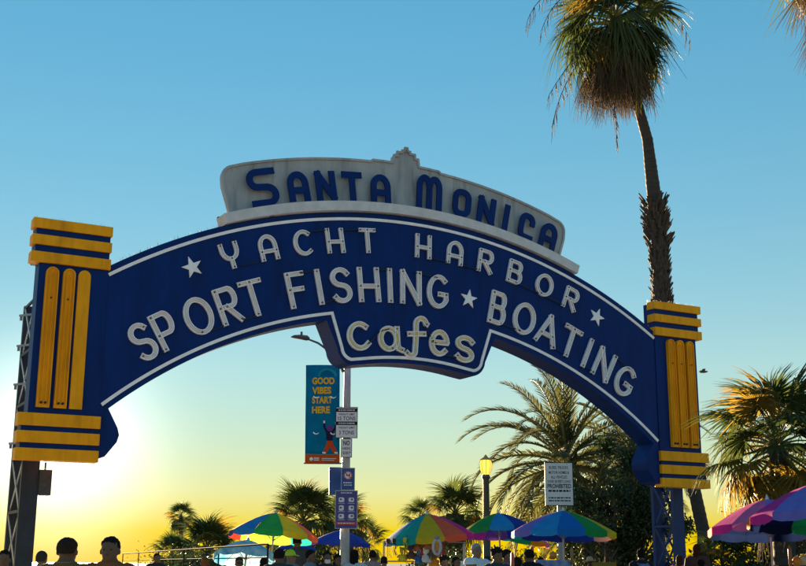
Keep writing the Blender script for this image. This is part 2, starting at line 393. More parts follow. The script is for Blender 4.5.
WORDS = [
 # glyph, angle, width  (radius, height, stroke)
 (15.9, .74, .105, [('Y', -20.94, .54), ('Ar', -16.86, .54), ('C', -13.08, .52), ('H', -9.35, .54), ('T', -5.61, .54)]),
 (15.9, .74, .105, [('H', 1.05, .52), ('Ar', 4.99, .54), ('R', 8.9, .52), ('B', 12.84, .52), ('O', 16.88, .64), ('R', 20.68, .52)]),
 (14.62, 1.03, .132, [('S', -32.94, .56), ('P', -30.3, .58), ('O', -26.43, .80), ('R', -22.95, .62), ('T', -19.95, .70)]),
 (14.60, 1.03, .132, [('F', -14.75, .56), ('I', -12.05, .17), ('S', -9.35, .62), ('H', -5.88, .68), ('I', -3.2, .17), ('N', -.5, .68), ('G', 3.03, .70)]),
 (14.58, 1.03, .132, [('B', 11.4, .58), ('O', 15.25, .80), ('A', 18.8, .80), ('T', 22.3, .70), ('I', 25.1, .17), ('N', 27.9, .68), ('G', 31.5, .70)]),
]
for (r, h_, sw, ls) in WORDS:
    for (k, th, w_) in ls: channel_letter(k, r, th, w_, h_, sw)
for (k, th, r, w_, h_) in (('c', -7.75, 13.12, .78, .84), ('a', -3.62, 13.06, .72, .80), ('f', .3, 13.14, .80, 1.28), ('e', 3.62, 13.06, .68, .80), ('s', 7.45, 13.04, .66, .82)):
    channel_letter(k, r, th, w_, h_, .15, M_ytube)
# crown letters, solid blue
def crown_letter(key, th, w_, h_, sw, r):
    hw = sw/2; st, cl = glyph(key, w_, h_, hw); fn = place(r, th); m = MB()
    for i, (p, closed) in enumerate([(dedup(s_), False) for s_ in st]+[(s_, True) for s_ in cl]):
        if not closed:
            d0 = Vector((p[0][0]-p[1][0], p[0][1]-p[1][1])).normalized()*hw*.97; d1 = Vector((p[-1][0]-p[-2][0], p[-1][1]-p[-2][1])).normalized()*hw*.97
            p = [(p[0][0]+d0.x, p[0][1]+d0.y)]+p[1:-1]+[(p[-1][0]+d1.x, p[-1][1]+d1.y)]
        e = .0022*i
        sweep(m, p, [(-hw, 0), (-hw, .05+e), (hw, .05+e), (hw, 0)]+([(-hw, 0)] if closed else [(-hw, 0)]), .46, closed, 0, fn)
    o = m.build('crown_letter', M_blue, crown)
for (k, th, w_, h_, r) in (('Ss', -15.3, .90, 1.10, 17.70), ('Ar', -11.75, .66, .90, 17.64), ('N', -8.9, .64, .90, 17.64), ('T', -6.1, .66, .90, 17.64), ('Ar', -3.05, .66, .90, 17.64),
                           ('M', 2.35, .88, 1.12, 17.76), ('Os', 6.1, .66, .90, 17.70), ('N', 9.0, .64, .90, 17.70), ('I', 11.4, .2, .90, 17.70), ('Cs', 13.95, .58, .90, 17.70), ('Ar', 16.75, .64, .88, 17.73)):
    crown_letter(k, th, w_, h_, .19, r)
# stars
for (r, th) in ((15.9, -25.05), (14.6, 7.35), (15.87, 24.7)):
    fn = place(r, th); m = MB()
    pts = [((.30 if i % 2 == 0 else .12)*sin(pi*i/5), (.30 if i % 2 == 0 else .12)*cos(pi*i/5)) for i in range(10)]
    V = [fn(x, FRONT-.002, z) for x, z in pts]+[fn(x, FRONT-.04, z) for x, z in pts]+[fn(0, FRONT-.06, 0)]
    F = [(i, (i+1) % 10, (i+1) % 10+10, i+10) for i in range(10)]+[(i+10, (i+1) % 10+10, 20) for i in range(10)]
    m.add(V, F); m.build('star', M_white, sign)
# cables linking letters
def cable(pts, rad=.018):
    m = MB(); P = []
    for (r, th) in pts: u, v = rp(r, th); P.append((u, FRONT-.07, v))
    m.tube(P, rad, 6); m.build('cable', M_black, sign, True)
for pts in ([(15.56, -20.2), (15.55, -18.2)], [(16.2, -12.2), (16.22, -10.3)], [(16.2, -8.5), (16.22, -6.6)], [(15.58, 2.0), (15.56, 4.0)], [(15.56, 6.0), (15.58, 8.0)], [(15.58, 13.0), (15.56, 16.3)], [(15.56, 17.5), (15.58, 19.8)],
            [(14.14, -32.0), (14.16, -31.4)], [(14.14, -25.9), (14.14, -24.2)], [(14.14, -21.9), (14.12, -20.2)], [(15.06, -14.1), (15.06, -12.4)], [(14.14, -11.6), (14.2, -10.4)], [(15.05, -5.0), (15.06, -3.5)],
            [(15.06, -.0), (15.02, 2.9)], [(14.14, 12.1), (14.16, 14.8)], [(14.14, 19.7), (14.12, 21.9)], [(14.14, 25.3), (14.14, 27.0)], [(15.06, 28.9), (15.02, 31.4)],
            [(12.9, -6.6), (13.25, -4.9), (13.32, -3.6)], [(13.55, 1.3), (13.1, 2.6), (13.0, 3.3)], [(12.72, 4.6), (12.72, 6.4)]):
    cable(pts)
# lattice towers behind the pylons
M_tshade = mat('shaded_blue_steel', (.018, .022, .035), .55, noise=.4, scale=3, bump=.1)  # shade inside the left tower's dense lattice put into its steel colour
for sgn in (-1, 1):
    uo, ui = sgn*10.55, sgn*10.13; um = (uo+ui)/2; wv = abs(uo-ui); top = 8.15
    yr = 2.5 if sgn < 0 else 1.96; ym = (.97+yr)/2; ly = yr-.97; MT = M_tshade if sgn < 0 else M_blued
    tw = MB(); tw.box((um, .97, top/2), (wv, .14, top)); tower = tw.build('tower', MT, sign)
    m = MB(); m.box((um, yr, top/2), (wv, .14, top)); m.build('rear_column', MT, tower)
    nb = 6; hgt = top/nb
    for k in range(nb+1):
        z = min(top-.06, max(.06, k*hgt))
        for u in (uo-sgn*.03, ui+sgn*.03):
            m = MB(); m.box((u, ym, z), (.05, ly-.14, .07)); m.build('cross_bar', MT, tower)
    for k in range(nb):
        z0, z1 = k*hgt+.06, (k+1)*hgt-.06
        for u in (uo-sgn*.028, ui+sgn*.028):
            m = MB(); m.beam((u-.012, 1.05, z0), (u-.012, yr-.08, z1), .085, .02, up=(1, 0, 0)); m.build('diagonal', M_steel if sgn < 0 else M_blued, tower)
            m = MB(); m.beam((u+.012, 1.05, z1), (u+.012, yr-.08, z0), .085, .02, up=(1, 0, 0)); m.build('diagonal', M_steel if sgn < 0 else M_blued, tower)
    for z in (5.9, 6.9, 7.7, 4.4):
        m = MB(); m.beam((uo+sgn*.25, 1.6, z), (um, 1.3, z+.05), .05, .05); m.box((uo+sgn*.2, 1.62, z-.06), (.06, .06, .12)); m.build('conduit_clamp', M_steel, tower)
    for u in (sgn*9.6,):
        m = MB(); m.box((u, .95, 7.0), (1.2, .2, .2)); m.box((u, .95, 4.6), (1.2, .2, .2)); m.build('mounting_beam', M_blued, tower)
    m = MB(); m.box((um, ym, .04), (.8, ly+.6, .08)); m.build('base_plate', M_rust, tower)
m = MB(); m.box((-9.98, .98, 3.42), (.3, .3, .62)); m.box((-9.98, .98, 3.82), (.04, .04, .2)); m.build('junction_box', M_rust, sign)
# bird spikes
m = MB(); pr = random.Random(3)
def spike(u, v, nx, nz):
    l = .11+pr.random()*.05; y = FRONT+.05+pr.random()*.3; a = pr.uniform(-.5, .5)
    ux, uz = nx*cos(a)-nz*sin(a), nx*sin(a)+nz*cos(a); t = .004
    m.add([(u-t, y, v), (u+t, y, v), (u, y+t*2, v), (u+ux*l, y, v+uz*l)], [(0, 1, 3), (1, 2, 3), (2, 0, 3)])
for i in range(330):
    th = pr.uniform(-32.2, 32.2)
    if abs(th) < 20.6: continue
    u, v = rp(RT, th); spike(u, v, sin(R(th)), cos(R(th)))
for i in range(60):
    spike(pr.uniform(-10.85, -8.95), 9.93, 0, 1); spike(pr.uniform(8.95, 10.85), 9.93, 0, 1)
o = m.build('bird_spikes', M_rust, sign); o['kind'] = 'stuff'

# ------------------------------------------------------------------ palms and trees
M_fan = mat('fan_palm_leaf', (.065, .085, .02), .5, trans=.42, c2=(.035, .058, .014), scale=2.5)
M_fany = mat('ageing_sunlit_fan_leaf', (.27, .16, .02), .55, trans=.5, c2=(.11, .10, .018), scale=2.2)  # yellow for ageing leaves, with gold sunlight also put into the colour
M_dead = mat('dead_palm_leaf', (.11, .072, .04), .8, trans=.22, c2=(.06, .042, .027), scale=4)
M_date = mat('date_palm_leaf', (.085, .08, .022), .5, trans=.4, c2=(.045, .055, .016), scale=2)
M_pet = mat('palm_petiole', (.16, .15, .04), .6, c2=(.10, .11, .03), scale=5)
M_trunk = mat('palm_trunk', (.05, .042, .036), .9, noise=.45, scale=3, bump=.8, stretch=(1, 1, 5))
M_boot = mat('leaf_boot', (.065, .048, .036), .9, noise=.5, scale=6, bump=.5)
M_leafd = mat('dark_broadleaf', (.035, .06, .018), .5, trans=.25, c2=(.02, .035, .012), scale=1.5)
M_bark = mat('bark', (.09, .07, .055), .9, noise=.4, scale=5, bump=.7)

def fan_mesh(seed, spread=125, nseg=30, petiole=1.0, blade=1.0, droop=.25, fold=.25, leaf=M_fan, split=.5):
    """a palmate leaf lying along +X: stalk, then folded blades joined to about half their length with free hanging tips"""
    q = random.Random(seed); m = MB()
    P = [(petiole*t, 0, .10*petiole*sin(t*pi*.8)) for t in (0, .33, .66, 1)]
    m.tube(P, [(.045, .022), (.032, .016), (.024, .014), (.02, .012)], 5, 1)
    hub = Vector(P[-1]); da = R(spread*2)/nseg
    for i in range(nseg):
        a = -R(spread)+da*(i+.5); L = blade*(.80+.20*cos(a*.8))*q.uniform(.9, 1.08); hang = q.uniform(.6, 1.6)*droop
        d = Vector((cos(a), sin(a), 0)); s_ = Vector((-sin(a), cos(a), 0)); V = []
        ts = (.04, split*.6, split, .78, 1.0); kink = q.uniform(-.06, .06)
        for t in ts:
            wd = math.tan(da/2)*L*t*1.02 if t <= split else math.tan(da/2)*L*split*(1-(t-split)/(1-split))*.85+.003
            zc = .10*L*t*(1-t)-hang*L*max(0, t-split*.5)**2*1.7+.18*L*t*(cos(a)-.3)*.3
            c = hub+d*(L*t)+s_*(kink*L*max(0, t-split))+Vector((0, 0, zc))
            rise = wd*fold*2
            V += [c-s_*wd-Vector((0, 0, rise)), c, c+s_*wd-Vector((0, 0, rise))]
        F = []
        for k in range(4): F += [(k*3, k*3+1, k*3+4, k*3+3), (k*3+1, k*3+2, k*3+5, k*3+4)]
        m.add(V, F, 0)
    return m.mesh('frond', [leaf, M_pet if leaf is not M_dead else M_dead], False, False)
def pinnate_mesh(seed, length=4.2, droop=1.0, leaf=M_date):
    """a feather leaf along +X that arches over; leaflets in a shallow V"""
    q = random.Random(seed); m = MB(); n = 14; P = []; ang = 0.; p = Vector((0, 0, 0)); T = []
    for i in range(n+1):
        P.append(p.copy()); T.append(ang); p = p+Vector((cos(ang), 0, sin(ang)))*(length/n); ang -= R(droop*(2.2+i*.62))
    m.tube(P, [.045*(1-.85*i/n)+.004 for i in range(n+1)], 5, 1)
    nl = 62
    for side in (-1, 1):
        for i in range(nl):
            t = .13+.87*(i+q.random()*.6)/nl; x = min(n-.001, t*n); k = int(x); b = P[k].lerp(P[k+1], x-k); an = T[k]+(T[k+1]-T[k])*(x-k)
            fw = Vector((cos(an), 0, sin(an))); up = Vector((-sin(an), 0, cos(an)))
            L = length*.095*(.45+.9*sin(pi*min(1, t*.92+.08))**.8)*q.uniform(.85, 1.12); sweepang = R(52-26*t+q.uniform(-6, 6))
            d = (fw*cos(sweepang)+Vector((0, side, 0))*sin(sweepang)*.95+up*q.uniform(.12, .42)).normalized(); wv = .024+.016*sin(pi*t)
            e = b+d*L*.55; f = b+d*L-Vector((0, 0, L*q.uniform(.10, .30))); wd = fw*wv
            m.add([b-wd*.5, b+wd*.5, e+wd, e-wd, f], [(0, 1, 2, 3), (3, 2, 4)], 0)
    return m.mesh('frond', [leaf, M_pet], False, False)
FANS = [fan_mesh(i, droop=.22+.12*i) for i in range(4)]
FANS_Y = [fan_mesh(20+i, droop=.5+.1*i, leaf=M_fany) for i in range(2)]
FANS_H = [fan_mesh(30+i, spread=115, petiole=.95, blade=1.05, droop=.85+.25*i, split=.42) for i in range(3)]
FANS_HY = [fan_mesh(34+i, spread=115, petiole=.95, blade=1.05, droop=.9+.3*i, split=.42, leaf=M_fany) for i in range(2)]
FANS_D = [fan_mesh(40+i, spread=20+5*i, nseg=14, petiole=.9, blade=1.25, droop=.10, leaf=M_dead, split=.3) for i in range(3)]
DATES = [pinnate_mesh(60+i, droop=d) for i, d in enumerate((.55, .85, 1.15, 1.4))]

def orient(az, el, roll=0): return (Matrix.Rotation(az, 4, 'Z') @ Matrix.Rotation(-el, 4, 'Y') @ Matrix.Rotation(roll, 4, 'X')).to_euler()
def trunk_mesh(path, rad, n=14, rings_=.22, rough=.05, seed=1):
    """tapered trunk with faint leaf-scar rings"""
    q = random.Random(seed); P = []; Rr = []
    for i in range(len(path)-1):
        a, b = Vector(path[i]), Vector(path[i+1]); k = max(1, int((b-a).length/rings_))
        for j in range(k):
            t = j/k; r0 = rad[i]+(rad[i+1]-rad[i])*t
            P += [a.lerp(b, t), a.lerp(b, t+.55/k)]; Rr += [r0*(1+rough*q.random()), r0*(1-rough*.6)]
    P.append(Vector(path[-1])); Rr.append(rad[-1])
    m = MB(); m.tube(P, Rr, n); return m.mesh('trunk', M_trunk, True)
def fan_palm(name, label, crown, base, scale, nlive, ndead, seed, lo=-55, hi=80, skirt=1.4, group=None, yel=.15, trad=(.24, .19), path=None, pr_=None, hang=.45, srad=.1):
    q = random.Random(seed); root = thing(name, label, 'palm tree', base, 0, group); base = Vector(base); top = Vector(crown)-base
    pth = path or [(0, 0, 0), (top.x*.4, top.y*.4, top.z*.5), tuple(top)]
    link('trunk', trunk_mesh(pth, pr_ or [trad[0], (trad[0]+trad[1])/2, trad[1]], seed=seed), root)
    for i in range(nlive):
        t = (i+.5)/nlive; el = R(hi-(hi-lo)*t**.85+q.uniform(-9, 9)); az = i*2.39996+q.uniform(-.25, .25)
        y = q.random() < yel*(.3+1.6*t)
        me = q.choice(FANS_Y) if y else q.choice(FANS)
        if t > .45 and q.random() < hang:
            me = q.choice(FANS_HY) if y else q.choice(FANS_H); el = R(q.uniform(-42, 8))
        link('frond', me, root, tuple(top+Vector((0, 0, -.35*t*scale+.1))), orient(az, el, q.uniform(-.5, .5)), scale*q.uniform(.85, 1.12))
    for i in range(ndead):
        t = (i+.5)/max(1, ndead); az = i*2.39996+q.uniform(-.3, .3)
        link('dead_frond', q.choice(FANS_D), root, tuple(top+Vector((cos(az)*srad*q.random(), sin(az)*srad*q.random(), -.3-skirt*t))), orient(az, R(q.uniform(-90, -72)), q.uniform(-1.5, 1.5)), scale*q.uniform(.8, 1.05))
    return root
def date_palm(name, label, crown, base, scale, n, seed, lo=-45, hi=85, trad=(.45, .4), group=None):
    q = random.Random(seed); root = thing(name, label, 'palm tree', base, 0, group); top = Vector(crown)-Vector(base)
    link('trunk', trunk_mesh([(0, 0, 0), (top.x*.5, top.y*.5, top.z*.5), tuple(top)], [trad[0], trad[0]*.9, trad[1]], rough=.16, seed=seed), root)
    for i in range(n):
        t = (i+.5)/n; el = hi-(hi-lo)*t**.9+q.uniform(-8, 8); az = i*2.39996+q.uniform(-.3, .3)
        me = DATES[min(3, max(0, int((1-abs(el-20)/90)*4*q.uniform(.7, 1.2))))]
        link('frond', me, root, tuple(top+Vector((0, 0, -.5*t))), orient(az, R(el), q.uniform(-.7, .7)), scale*q.uniform(.85, 1.1))
    m = MB()
    for i in range(26):
        az = q.uniform(0, 2*pi); z = q.uniform(-1.1, -.1); rr = trad[1]*1.05
        a = top+Vector((cos(az)*rr, sin(az)*rr, z)); b = a+Vector((cos(az)*.28, sin(az)*.28, .32)); m.tube([a, b], [.09, .03], 5)
    o = m.build('leaf_boots', M_boot, root); o['kind'] = 'stuff'
    return root

# the tall leaning palm behind the right pylon
YT = 42.5
tb_ = at(705, 566, YT); tb_.z = 0
tp = [at(x, y, YT)-tb_ for x, y in ((704, 535), (690, 470), (671, 380), (661.5, 300), (658.5, 239), (654.5, 200), (647.5, 140), (636, 98), (622, 55), (614, 22))]
tall = fan_palm('tall_fan_palm', 'very tall leaning fan palm with shaggy dead-leaf skirt behind the right pylon', at(614, 20, YT), tb_, 1.45, 52, 95, 5, lo=-58, hi=75, skirt=1.0, yel=.22, hang=.4, srad=1.0,
    path=[(0, 0, 0)]+[tuple(p) for p in tp], pr_=[.30, .24, .23, .24, .29, .29, .28, .21, .185, .165, .15, .15])
m = MB(); q = random.Random(11)
bp_ = [at(x, y, YT)-tb_ for x, y in ((664.5, 320), (661.5, 299), (658.5, 239), (654, 200))]
for i in range(430):
    t = q.random(); x = t*3; k = min(2, int(x)); c = bp_[k].lerp(bp_[k+1], x-k); az = q.uniform(0, 2*pi)
    rr = .30+(.10 if t > .62 else .02); fl = .25 if t > .62 else .15
    d = Vector((cos(az), sin(az), 0)); s_ = Vector((-sin(az), cos(az), 0)); a = c+d*rr*.85; b = c+d*(rr+fl*q.uniform(.35, 1))+Vector((0, 0, q.uniform(.15, .38))); wd = q.uniform(.05, .09)
    m.add([a-s_*wd, a+s_*wd, b+s_*wd*.5, b-s_*wd*.5, a-s_*wd*.9+d*.03+Vector((0, 0, -.1)), a+s_*wd*.9+d*.03+Vector((0, 0, -.1)), b+Vector((0, 0, -.05))], [(0, 1, 2, 3), (4, 5, 6), (0, 4, 6, 3), (1, 2, 6, 5), (0, 1, 5, 4), (2, 3, 6)])
o = m.build('leaf_boots', M_boot, tall); o['kind'] = 'stuff'
# dangling flower stalks
for k, (x0, y0, x1, y1, x2, y2) in enumerate(((612, 2, 545, -30, 527, 22), (610, 0, 560, -26, 541, 32), (600, 40, 562, 72, 552, 128), (604, 60, 616, 100, 617, 140), (640, 10, 665, -14, 690, 40), (598, 30, 570, 60, 549, 95), (612, 0, 580, -20, 557, 28))):
    m = MB(); P = []; a, b, c = [at(*p, YT+(-.6 if k % 2 else .4))-tb_ for p in ((x0, y0), (x1, y1), (x2, y2))]
    for i in range(13):
        t = i/12; P.append(a*(1-t)**2+b*2*t*(1-t)+c*t*t)
    m.tube(P, [.03-.02*i/12 for i in range(13)], 5)
    for i in range(26):
        s0 = P[6+i % 7]; e = s0+Vector((q.uniform(-.12, .12), q.uniform(-.12, .12), -q.uniform(.3, .8)))
        m.tube([s0, s0.lerp(e, .5)+Vector((q.uniform(-.05, .05), 0, 0)), e], [.008, .013, .004], 3)
    m.build('flower_stalk', M_dead, tall)
# its neighbour, almost wholly above the right corner of the frame
bp2 = at(868, 566, 40); bp2.z = 0
fan_palm('corner_fan_palm', 'fan palm at the top right corner, only its hanging leaf tips and brown skirt showing', at(830, -60, 40), bp2, 1.45, 40, 90, 8, lo=-50, hi=75, skirt=2.6, yel=.2, hang=.5, srad=.9,
    path=[(0, 0, 0), tuple(at(855, 250, 40)-bp2), tuple(at(830, -60, 40)-bp2)], pr_=[.32, .25, .2])
# fan palm right of the right pylon
def base_at(px, Y, z=0): p = at(px, 563, Y); p.z = z; return p
fan_palm('bushy_fan_palm', 'bushy fan palm with yellowing fronds tinted as if sunlit gold behind the pink parasols at right', at(777, 444, 27), base_at(785, 27), 1.0, 48, 7, 15, lo=-62, hi=82, skirt=.6, yel=.34, hang=.12, trad=(.27, .23))
fan_palm('low_fan_palm', 'small low fan palm beside the right tower foot', at(722, 566, 33), base_at(722, 33), .62, 18, 0, 16, lo=-10, hi=80, yel=.1)
fan_palm('mid_fan_palm', 'fan palm directly left of the lit lamp post', at(455, 514, 52), base_at(452, 52), .86, 40, 14, 21, lo=-55, hi=82, skirt=1.3, yel=.12, trad=(.5, .42), group='fan palms behind the stalls')
fan_palm('mid_fan_palm', 'fan palm behind the street lamp pole and rainbow parasol', at(303, 521, 55), base_at(304, 55), 1.12, 44, 12, 22, lo=-50, hi=82, skirt=1.3, yel=.12, trad=(.45, .4), group='fan palms behind the stalls')
fan_palm('far_fan_palm', 'slim far fan palm poking up left of the stalls', at(181, 517, 95), base_at(181, 95), .7, 34, 10, 23, lo=-60, hi=80, yel=.1, trad=(.2, .17), group='far fan palms near the sun')
fan_palm('far_fan_palm', 'low wide far fan palm at the foot of the slim palm', at(207, 552, 80), base_at(207, 80), 1.4, 46, 8, 24, lo=-30, hi=82, yel=.1, trad=(.35, .3), group='far fan palms near the sun')
fan_palm('far_fan_palm', 'low far fan palm just behind the fence end', at(172, 556, 78), base_at(172, 78), .85, 30, 4, 25, lo=-25, hi=82, yel=.1, trad=(.3, .3), group='far fan palms near the sun')
fan_palm('far_fan_palm', 'small far fan palm left of the stalls, at the gap beside the navy parasol', at(366, 545, 70), base_at(366, 70), .8, 26, 4, 26, lo=-40, hi=82, yel=.25, trad=(.25, .25), group='far fan palms near the sun')
fan_palm('mid_fan_palm', 'fan palm just right of the street lamp pole signs', at(345, 523, 57), base_at(346, 57), .8, 34, 10, 27, lo=-50, hi=82, skirt=1.2, yel=.15, trad=(.4, .36), group='fan palms behind the stalls')
fan_palm('mid_fan_palm', 'smaller fan palm above the blue end of the souvenir parasol', at(420, 520, 56), base_at(421, 56), .56, 28, 8, 28, lo=-50, hi=82, skirt=1., yel=.15, trad=(.3, .28), group='fan palms behind the stalls')
date_palm('date_palm', 'large date palm with arching feathery fronds under the arch', at(566, 458, 54), base_at(566, 54), 1.34, 54, 31, lo=-38)
date_palm('drooping_date_palm', 'dark drooping date palm under the right foot of the arch', at(632, 448, 58), base_at(632, 58), 1.1, 60, 32, lo=-75, hi=80)
date_palm('dense_date_palm', 'low dense date palm behind the prohibition sign', at(592, 512, 50), base_at(592, 50), .85, 50, 33, lo=-65, hi=80)

def leafy_tree(name, label, base, top_z, rx, rz, nleaf, seed, leaf=.16, group=None, cat='tree'):
    q = random.Random(seed); root = thing(name, label, cat, base, 0, group); m = MB()
    m.tube([(0, 0, 0), (.1, 0, top_z*.25), (.0, .1, top_z*.55)], [.2, .15, .08], 8)
    cl = []
    for i in range(26):
        a = q.uniform(0, 2*pi); e = q.uniform(-.8, 1.); r = q.uniform(.35, 1)
        c = Vector((cos(a)*rx*r*math.sqrt(max(.05, 1-e*e*.7)), sin(a)*rx*r*.8, top_z-rz+e*rz)); cl.append((c, q.uniform(.35, .7)*rx*.5))
        if c.z > .4: m.tube([(0, 0, min(c.z*.5, top_z*.5)), tuple(c*.6+Vector((0, 0, c.z*.15))), tuple(c)], [.06, .035, .012], 5)
    m.build('trunk', M_bark, root, True)
    m = MB()
    for i in range(nleaf):
        c, r = q.choice(cl); p = c+Vector((q.gauss(0, .5), q.gauss(0, .5), q.gauss(0, .5)))*r
        if p.z < .05: p.z = .05+q.random()*.3
        d = Vector((q.gauss(0, 1), q.gauss(0, 1), q.gauss(-.3, 1))).normalized(); s_ = d.cross(Vector((q.gauss(0, 1), q.gauss(0, 1), q.gauss(0, 1)))).normalized(); l = leaf*q.uniform(.6, 1.3)
        m.add([p, p+d*l*.5+s_*l*.24, p+d*l, p+d*l*.5-s_*l*.24], [(0, 1, 2, 3)])
    o = m.build('crown', M_leafd, root, False, False); return root
leafy_tree('leafy_tree', 'dark leafy tree behind the large parasol right of centre', base_at(606, 46), 4.6, 1.8, 2.3, 13000, 51, group='dark trees behind the stalls')
leafy_tree('leafy_tree', 'dark leafy tree left of the right tower', base_at(640, 47), 6.4, 1.9, 3.2, 17000, 52, group='dark trees behind the stalls')
leafy_tree('leafy_tree', 'dark leafy tree in shade behind the right-hand parasols', base_at(776, 33), 2.7, 2.2, 1.5, 13000, 53, group='dark trees behind the stalls')
for (px, Y, h_, rx, lab) in ((445, 48, 1.9, 1.9, 'low hedge bush behind the souvenir rack'), (300, 50, 2.0, 2.2, 'low hedge bush behind the blue parasol'), (205, 60, 1.9, 3., 'low hedge bush behind the fence'), (520, 49, 1.75, 2., 'low hedge bush behind the lamp post')):
    leafy_tree('hedge_bush', lab, base_at(px, Y), h_, rx, h_*.6, 4500, px, leaf=.14, group='hedge behind the stalls', cat='bush')

# ------------------------------------------------------------------ parasols
COLS = {'red': (.70, .03, .02), 'orange': (.85, .28, .02), 'yellow': (.85, .65, .04), 'olive': (.66, .56, .03), 'lime': (.32, .6, .04), 'green': (.02, .34, .09), 'teal': (.02, .46, .40), 'turq': (.03, .45, .6), 'blue': (.015, .20, .65),
        'sky': (.03, .34, .78), 'navy': (.02, .05, .32), 'peri': (.24, .22, .70), 'purple': (.22, .06, .36), 'magenta': (.70, .04, .36), 'pink': (.80, .18, .42), 'coral': (.85, .17, .08), 'shaded_navy': (.006, .012, .05), 'royal': (.02, .06, .42), 'salmon': (.75, .35, .32)}  # darkest navy: underside shade put into the cloth colour
def cloth(c): return mat('parasol_cloth_'+c, COLS[c], .75, noise=.12, scale=5, trans=.5, spec=.15)
M_pole = mat('painted_pole', (.55, .52, .48), .4, noise=.1, scale=4)
M_wood = mat('varnished_wood', (.30, .16, .07), .5, noise=.25, scale=5)
def pattern_cloth():
    if 'marbled_cloth' in MATS: return MATS['marbled_cloth']
    return mat('marbled_cloth', (.38, .64, .66), .75, c2=(.01, .20, .52), scale=3.4, trans=.5, spec=.15)
def parasol(label, apex, rad, front, back, drop=.30, tilt=(0, 0), spin=0, ground=0., group='parasols over the stalls', marbled=False, valance=.13):
    """front: panel colours as seen from the camera, left to right; back: the hidden half, left to right"""
    base = Vector((apex.x, apex.y, ground)); root = thing('parasol', label, 'parasol', base, 0, group); H_ = apex.z-ground
    n = len(front)+len(back); order = list(front)+list(reversed(back)); T_ = Matrix.Translation((0, 0, H_)) @ Matrix.Rotation(tilt[0], 4, 'X') @ Matrix.Rotation(tilt[1], 4, 'Y')
    q = random.Random(int(apex.x*100)); st = 2*pi/n
    for i in range(n):
        a0 = pi+st*i+spin; m = MB(); V = []; F = []; NA, NR = 5, 6
        for j in range(NR+1):
            t = j/NR
            for k in range(NA+1):
                s_ = k/NA; a = a0+st*s_; sag = 4*s_*(1-s_)
                r = rad*t*(1-.05*sag*t); z = q.uniform(-.004, .004)*t -rad*drop*(t**1.45)*1.15+rad*.05*sag*t*t*.5-rad*.012*sag*t
                V.append(T_ @ Vector((cos(a)*r, sin(a)*r, z)))
        for k in range(NA+1):
            s_ = k/NA; a = a0+st*s_; sag = 4*s_*(1-s_); r = rad*(1-.05*sag)*1.005; z = -rad*drop*1.15+rad*.02*sag-valance*rad*(.75+.4*sag**.6)+q.uniform(-.006, .006)
            V.append(T_ @ Vector((cos(a)*r, sin(a)*r, z)))
        for j in range(NR+1):
            for k in range(NA): F.append((j*(NA+1)+k, j*(NA+1)+k+1, (j+1)*(NA+1)+k+1, (j+1)*(NA+1)+k))
        m.add(V, F); o = m.build('canopy_panel', pattern_cloth() if marbled else cloth(order[i]), root)
        me = o.data; me.polygons.foreach_set('use_smooth', [True]*len(me.polygons)); me.set_sharp_from_angle(angle=R(40))
        m = MB(); e = T_ @ Vector((cos(a0)*rad*.97, sin(a0)*rad*.97, -rad*drop*1.12-.02)); mid = T_ @ Vector((cos(a0)*rad*.5, sin(a0)*rad*.5, -rad*drop*.42-.03)); tp_ = T_ @ Vector((0, 0, -.03))
        m.tube([tp_, mid, e], .008, 4); run = T_ @ Vector((0, 0, -rad*drop*1.5)); m.tube([run, mid], .006, 4); m.build('rib', M_steel, root)
    m = MB(); m.tube([(0, 0, .02), T_ @ Vector((0, 0, -.9*1.0)) if H_ > 1.2 else (0, 0, H_*.5), T_ @ Vector((0, 0, -.02))], .022, 8); m.build('pole', M_pole, root, True)
    m = MB(); a = T_ @ Vector((0, 0, -.01)); b = T_ @ Vector((0, 0, .09)); m.tube([a, a.lerp(b, .4), b], [.04, .03, .008], 8); m.build('finial', M_pole, root, True)
    m = MB(); m.rings([(0, 0, 0, .24, .24), (.05, 0, 0, .24, .24), (.08, 0, 0, .09, .09), (.25, 0, 0, .035, .035)], 14); m.build('base', M_rust, root, True)
    return root
parasol('rainbow parasol with navy, blue, green, yellow and red panels left of the street lamp', at(276, 513, 28), 1.05, ['navy', 'blue', 'green', 'olive', 'coral'], ['red', 'yellow', 'lime', 'teal', 'purple'], tilt=(R(-5), R(4)), drop=.42)
parasol('marbled turquoise parasol beside the fence, tilted towards the street', at(248, 540, 24), .66, ['sky']*4, ['blue']*4, drop=.42, tilt=(R(-14), R(3)), marbled=True, valance=.2)
parasol('small plain bright blue parasol between the marbled and navy ones', at(297, 541, 33), .54, ['royal']*4, ['royal']*4, drop=.32, tilt=(R(3), R(2)))
parasol('navy blue parasol directly behind the street lamp pole', at(343, 530, 38), .90, ['royal', 'royal', 'navy', 'royal'], ['navy']*4, drop=.36, tilt=(R(2), R(4)))
parasol('rainbow parasol with blue, teal, yellow, coral and magenta panels over the souvenir rack', at(427, 514, 28.5), 1.08, ['sky', 'teal', 'olive', 'coral', 'magenta'], ['purple', 'green', 'navy', 'pink', 'magenta'], tilt=(R(2), R(-5)), drop=.44)
parasol('rainbow parasol with green and blue front panels beside the lit lamp post', at(498, 513, 31), 1.00, ['olive', 'green', 'sky', 'royal', 'peri'], ['coral', 'magenta', 'purple', 'navy', 'teal'], tilt=(R(-6), R(-2)), drop=.40)
parasol('parasol with teal, green, orange and pink panels low behind the lamp post', at(520, 526, 37), 1.0, ['teal', 'teal', 'green', 'orange', 'pink'], ['pink', 'teal', 'green', 'orange', 'magenta'], tilt=(R(3), R(10)), drop=.34)
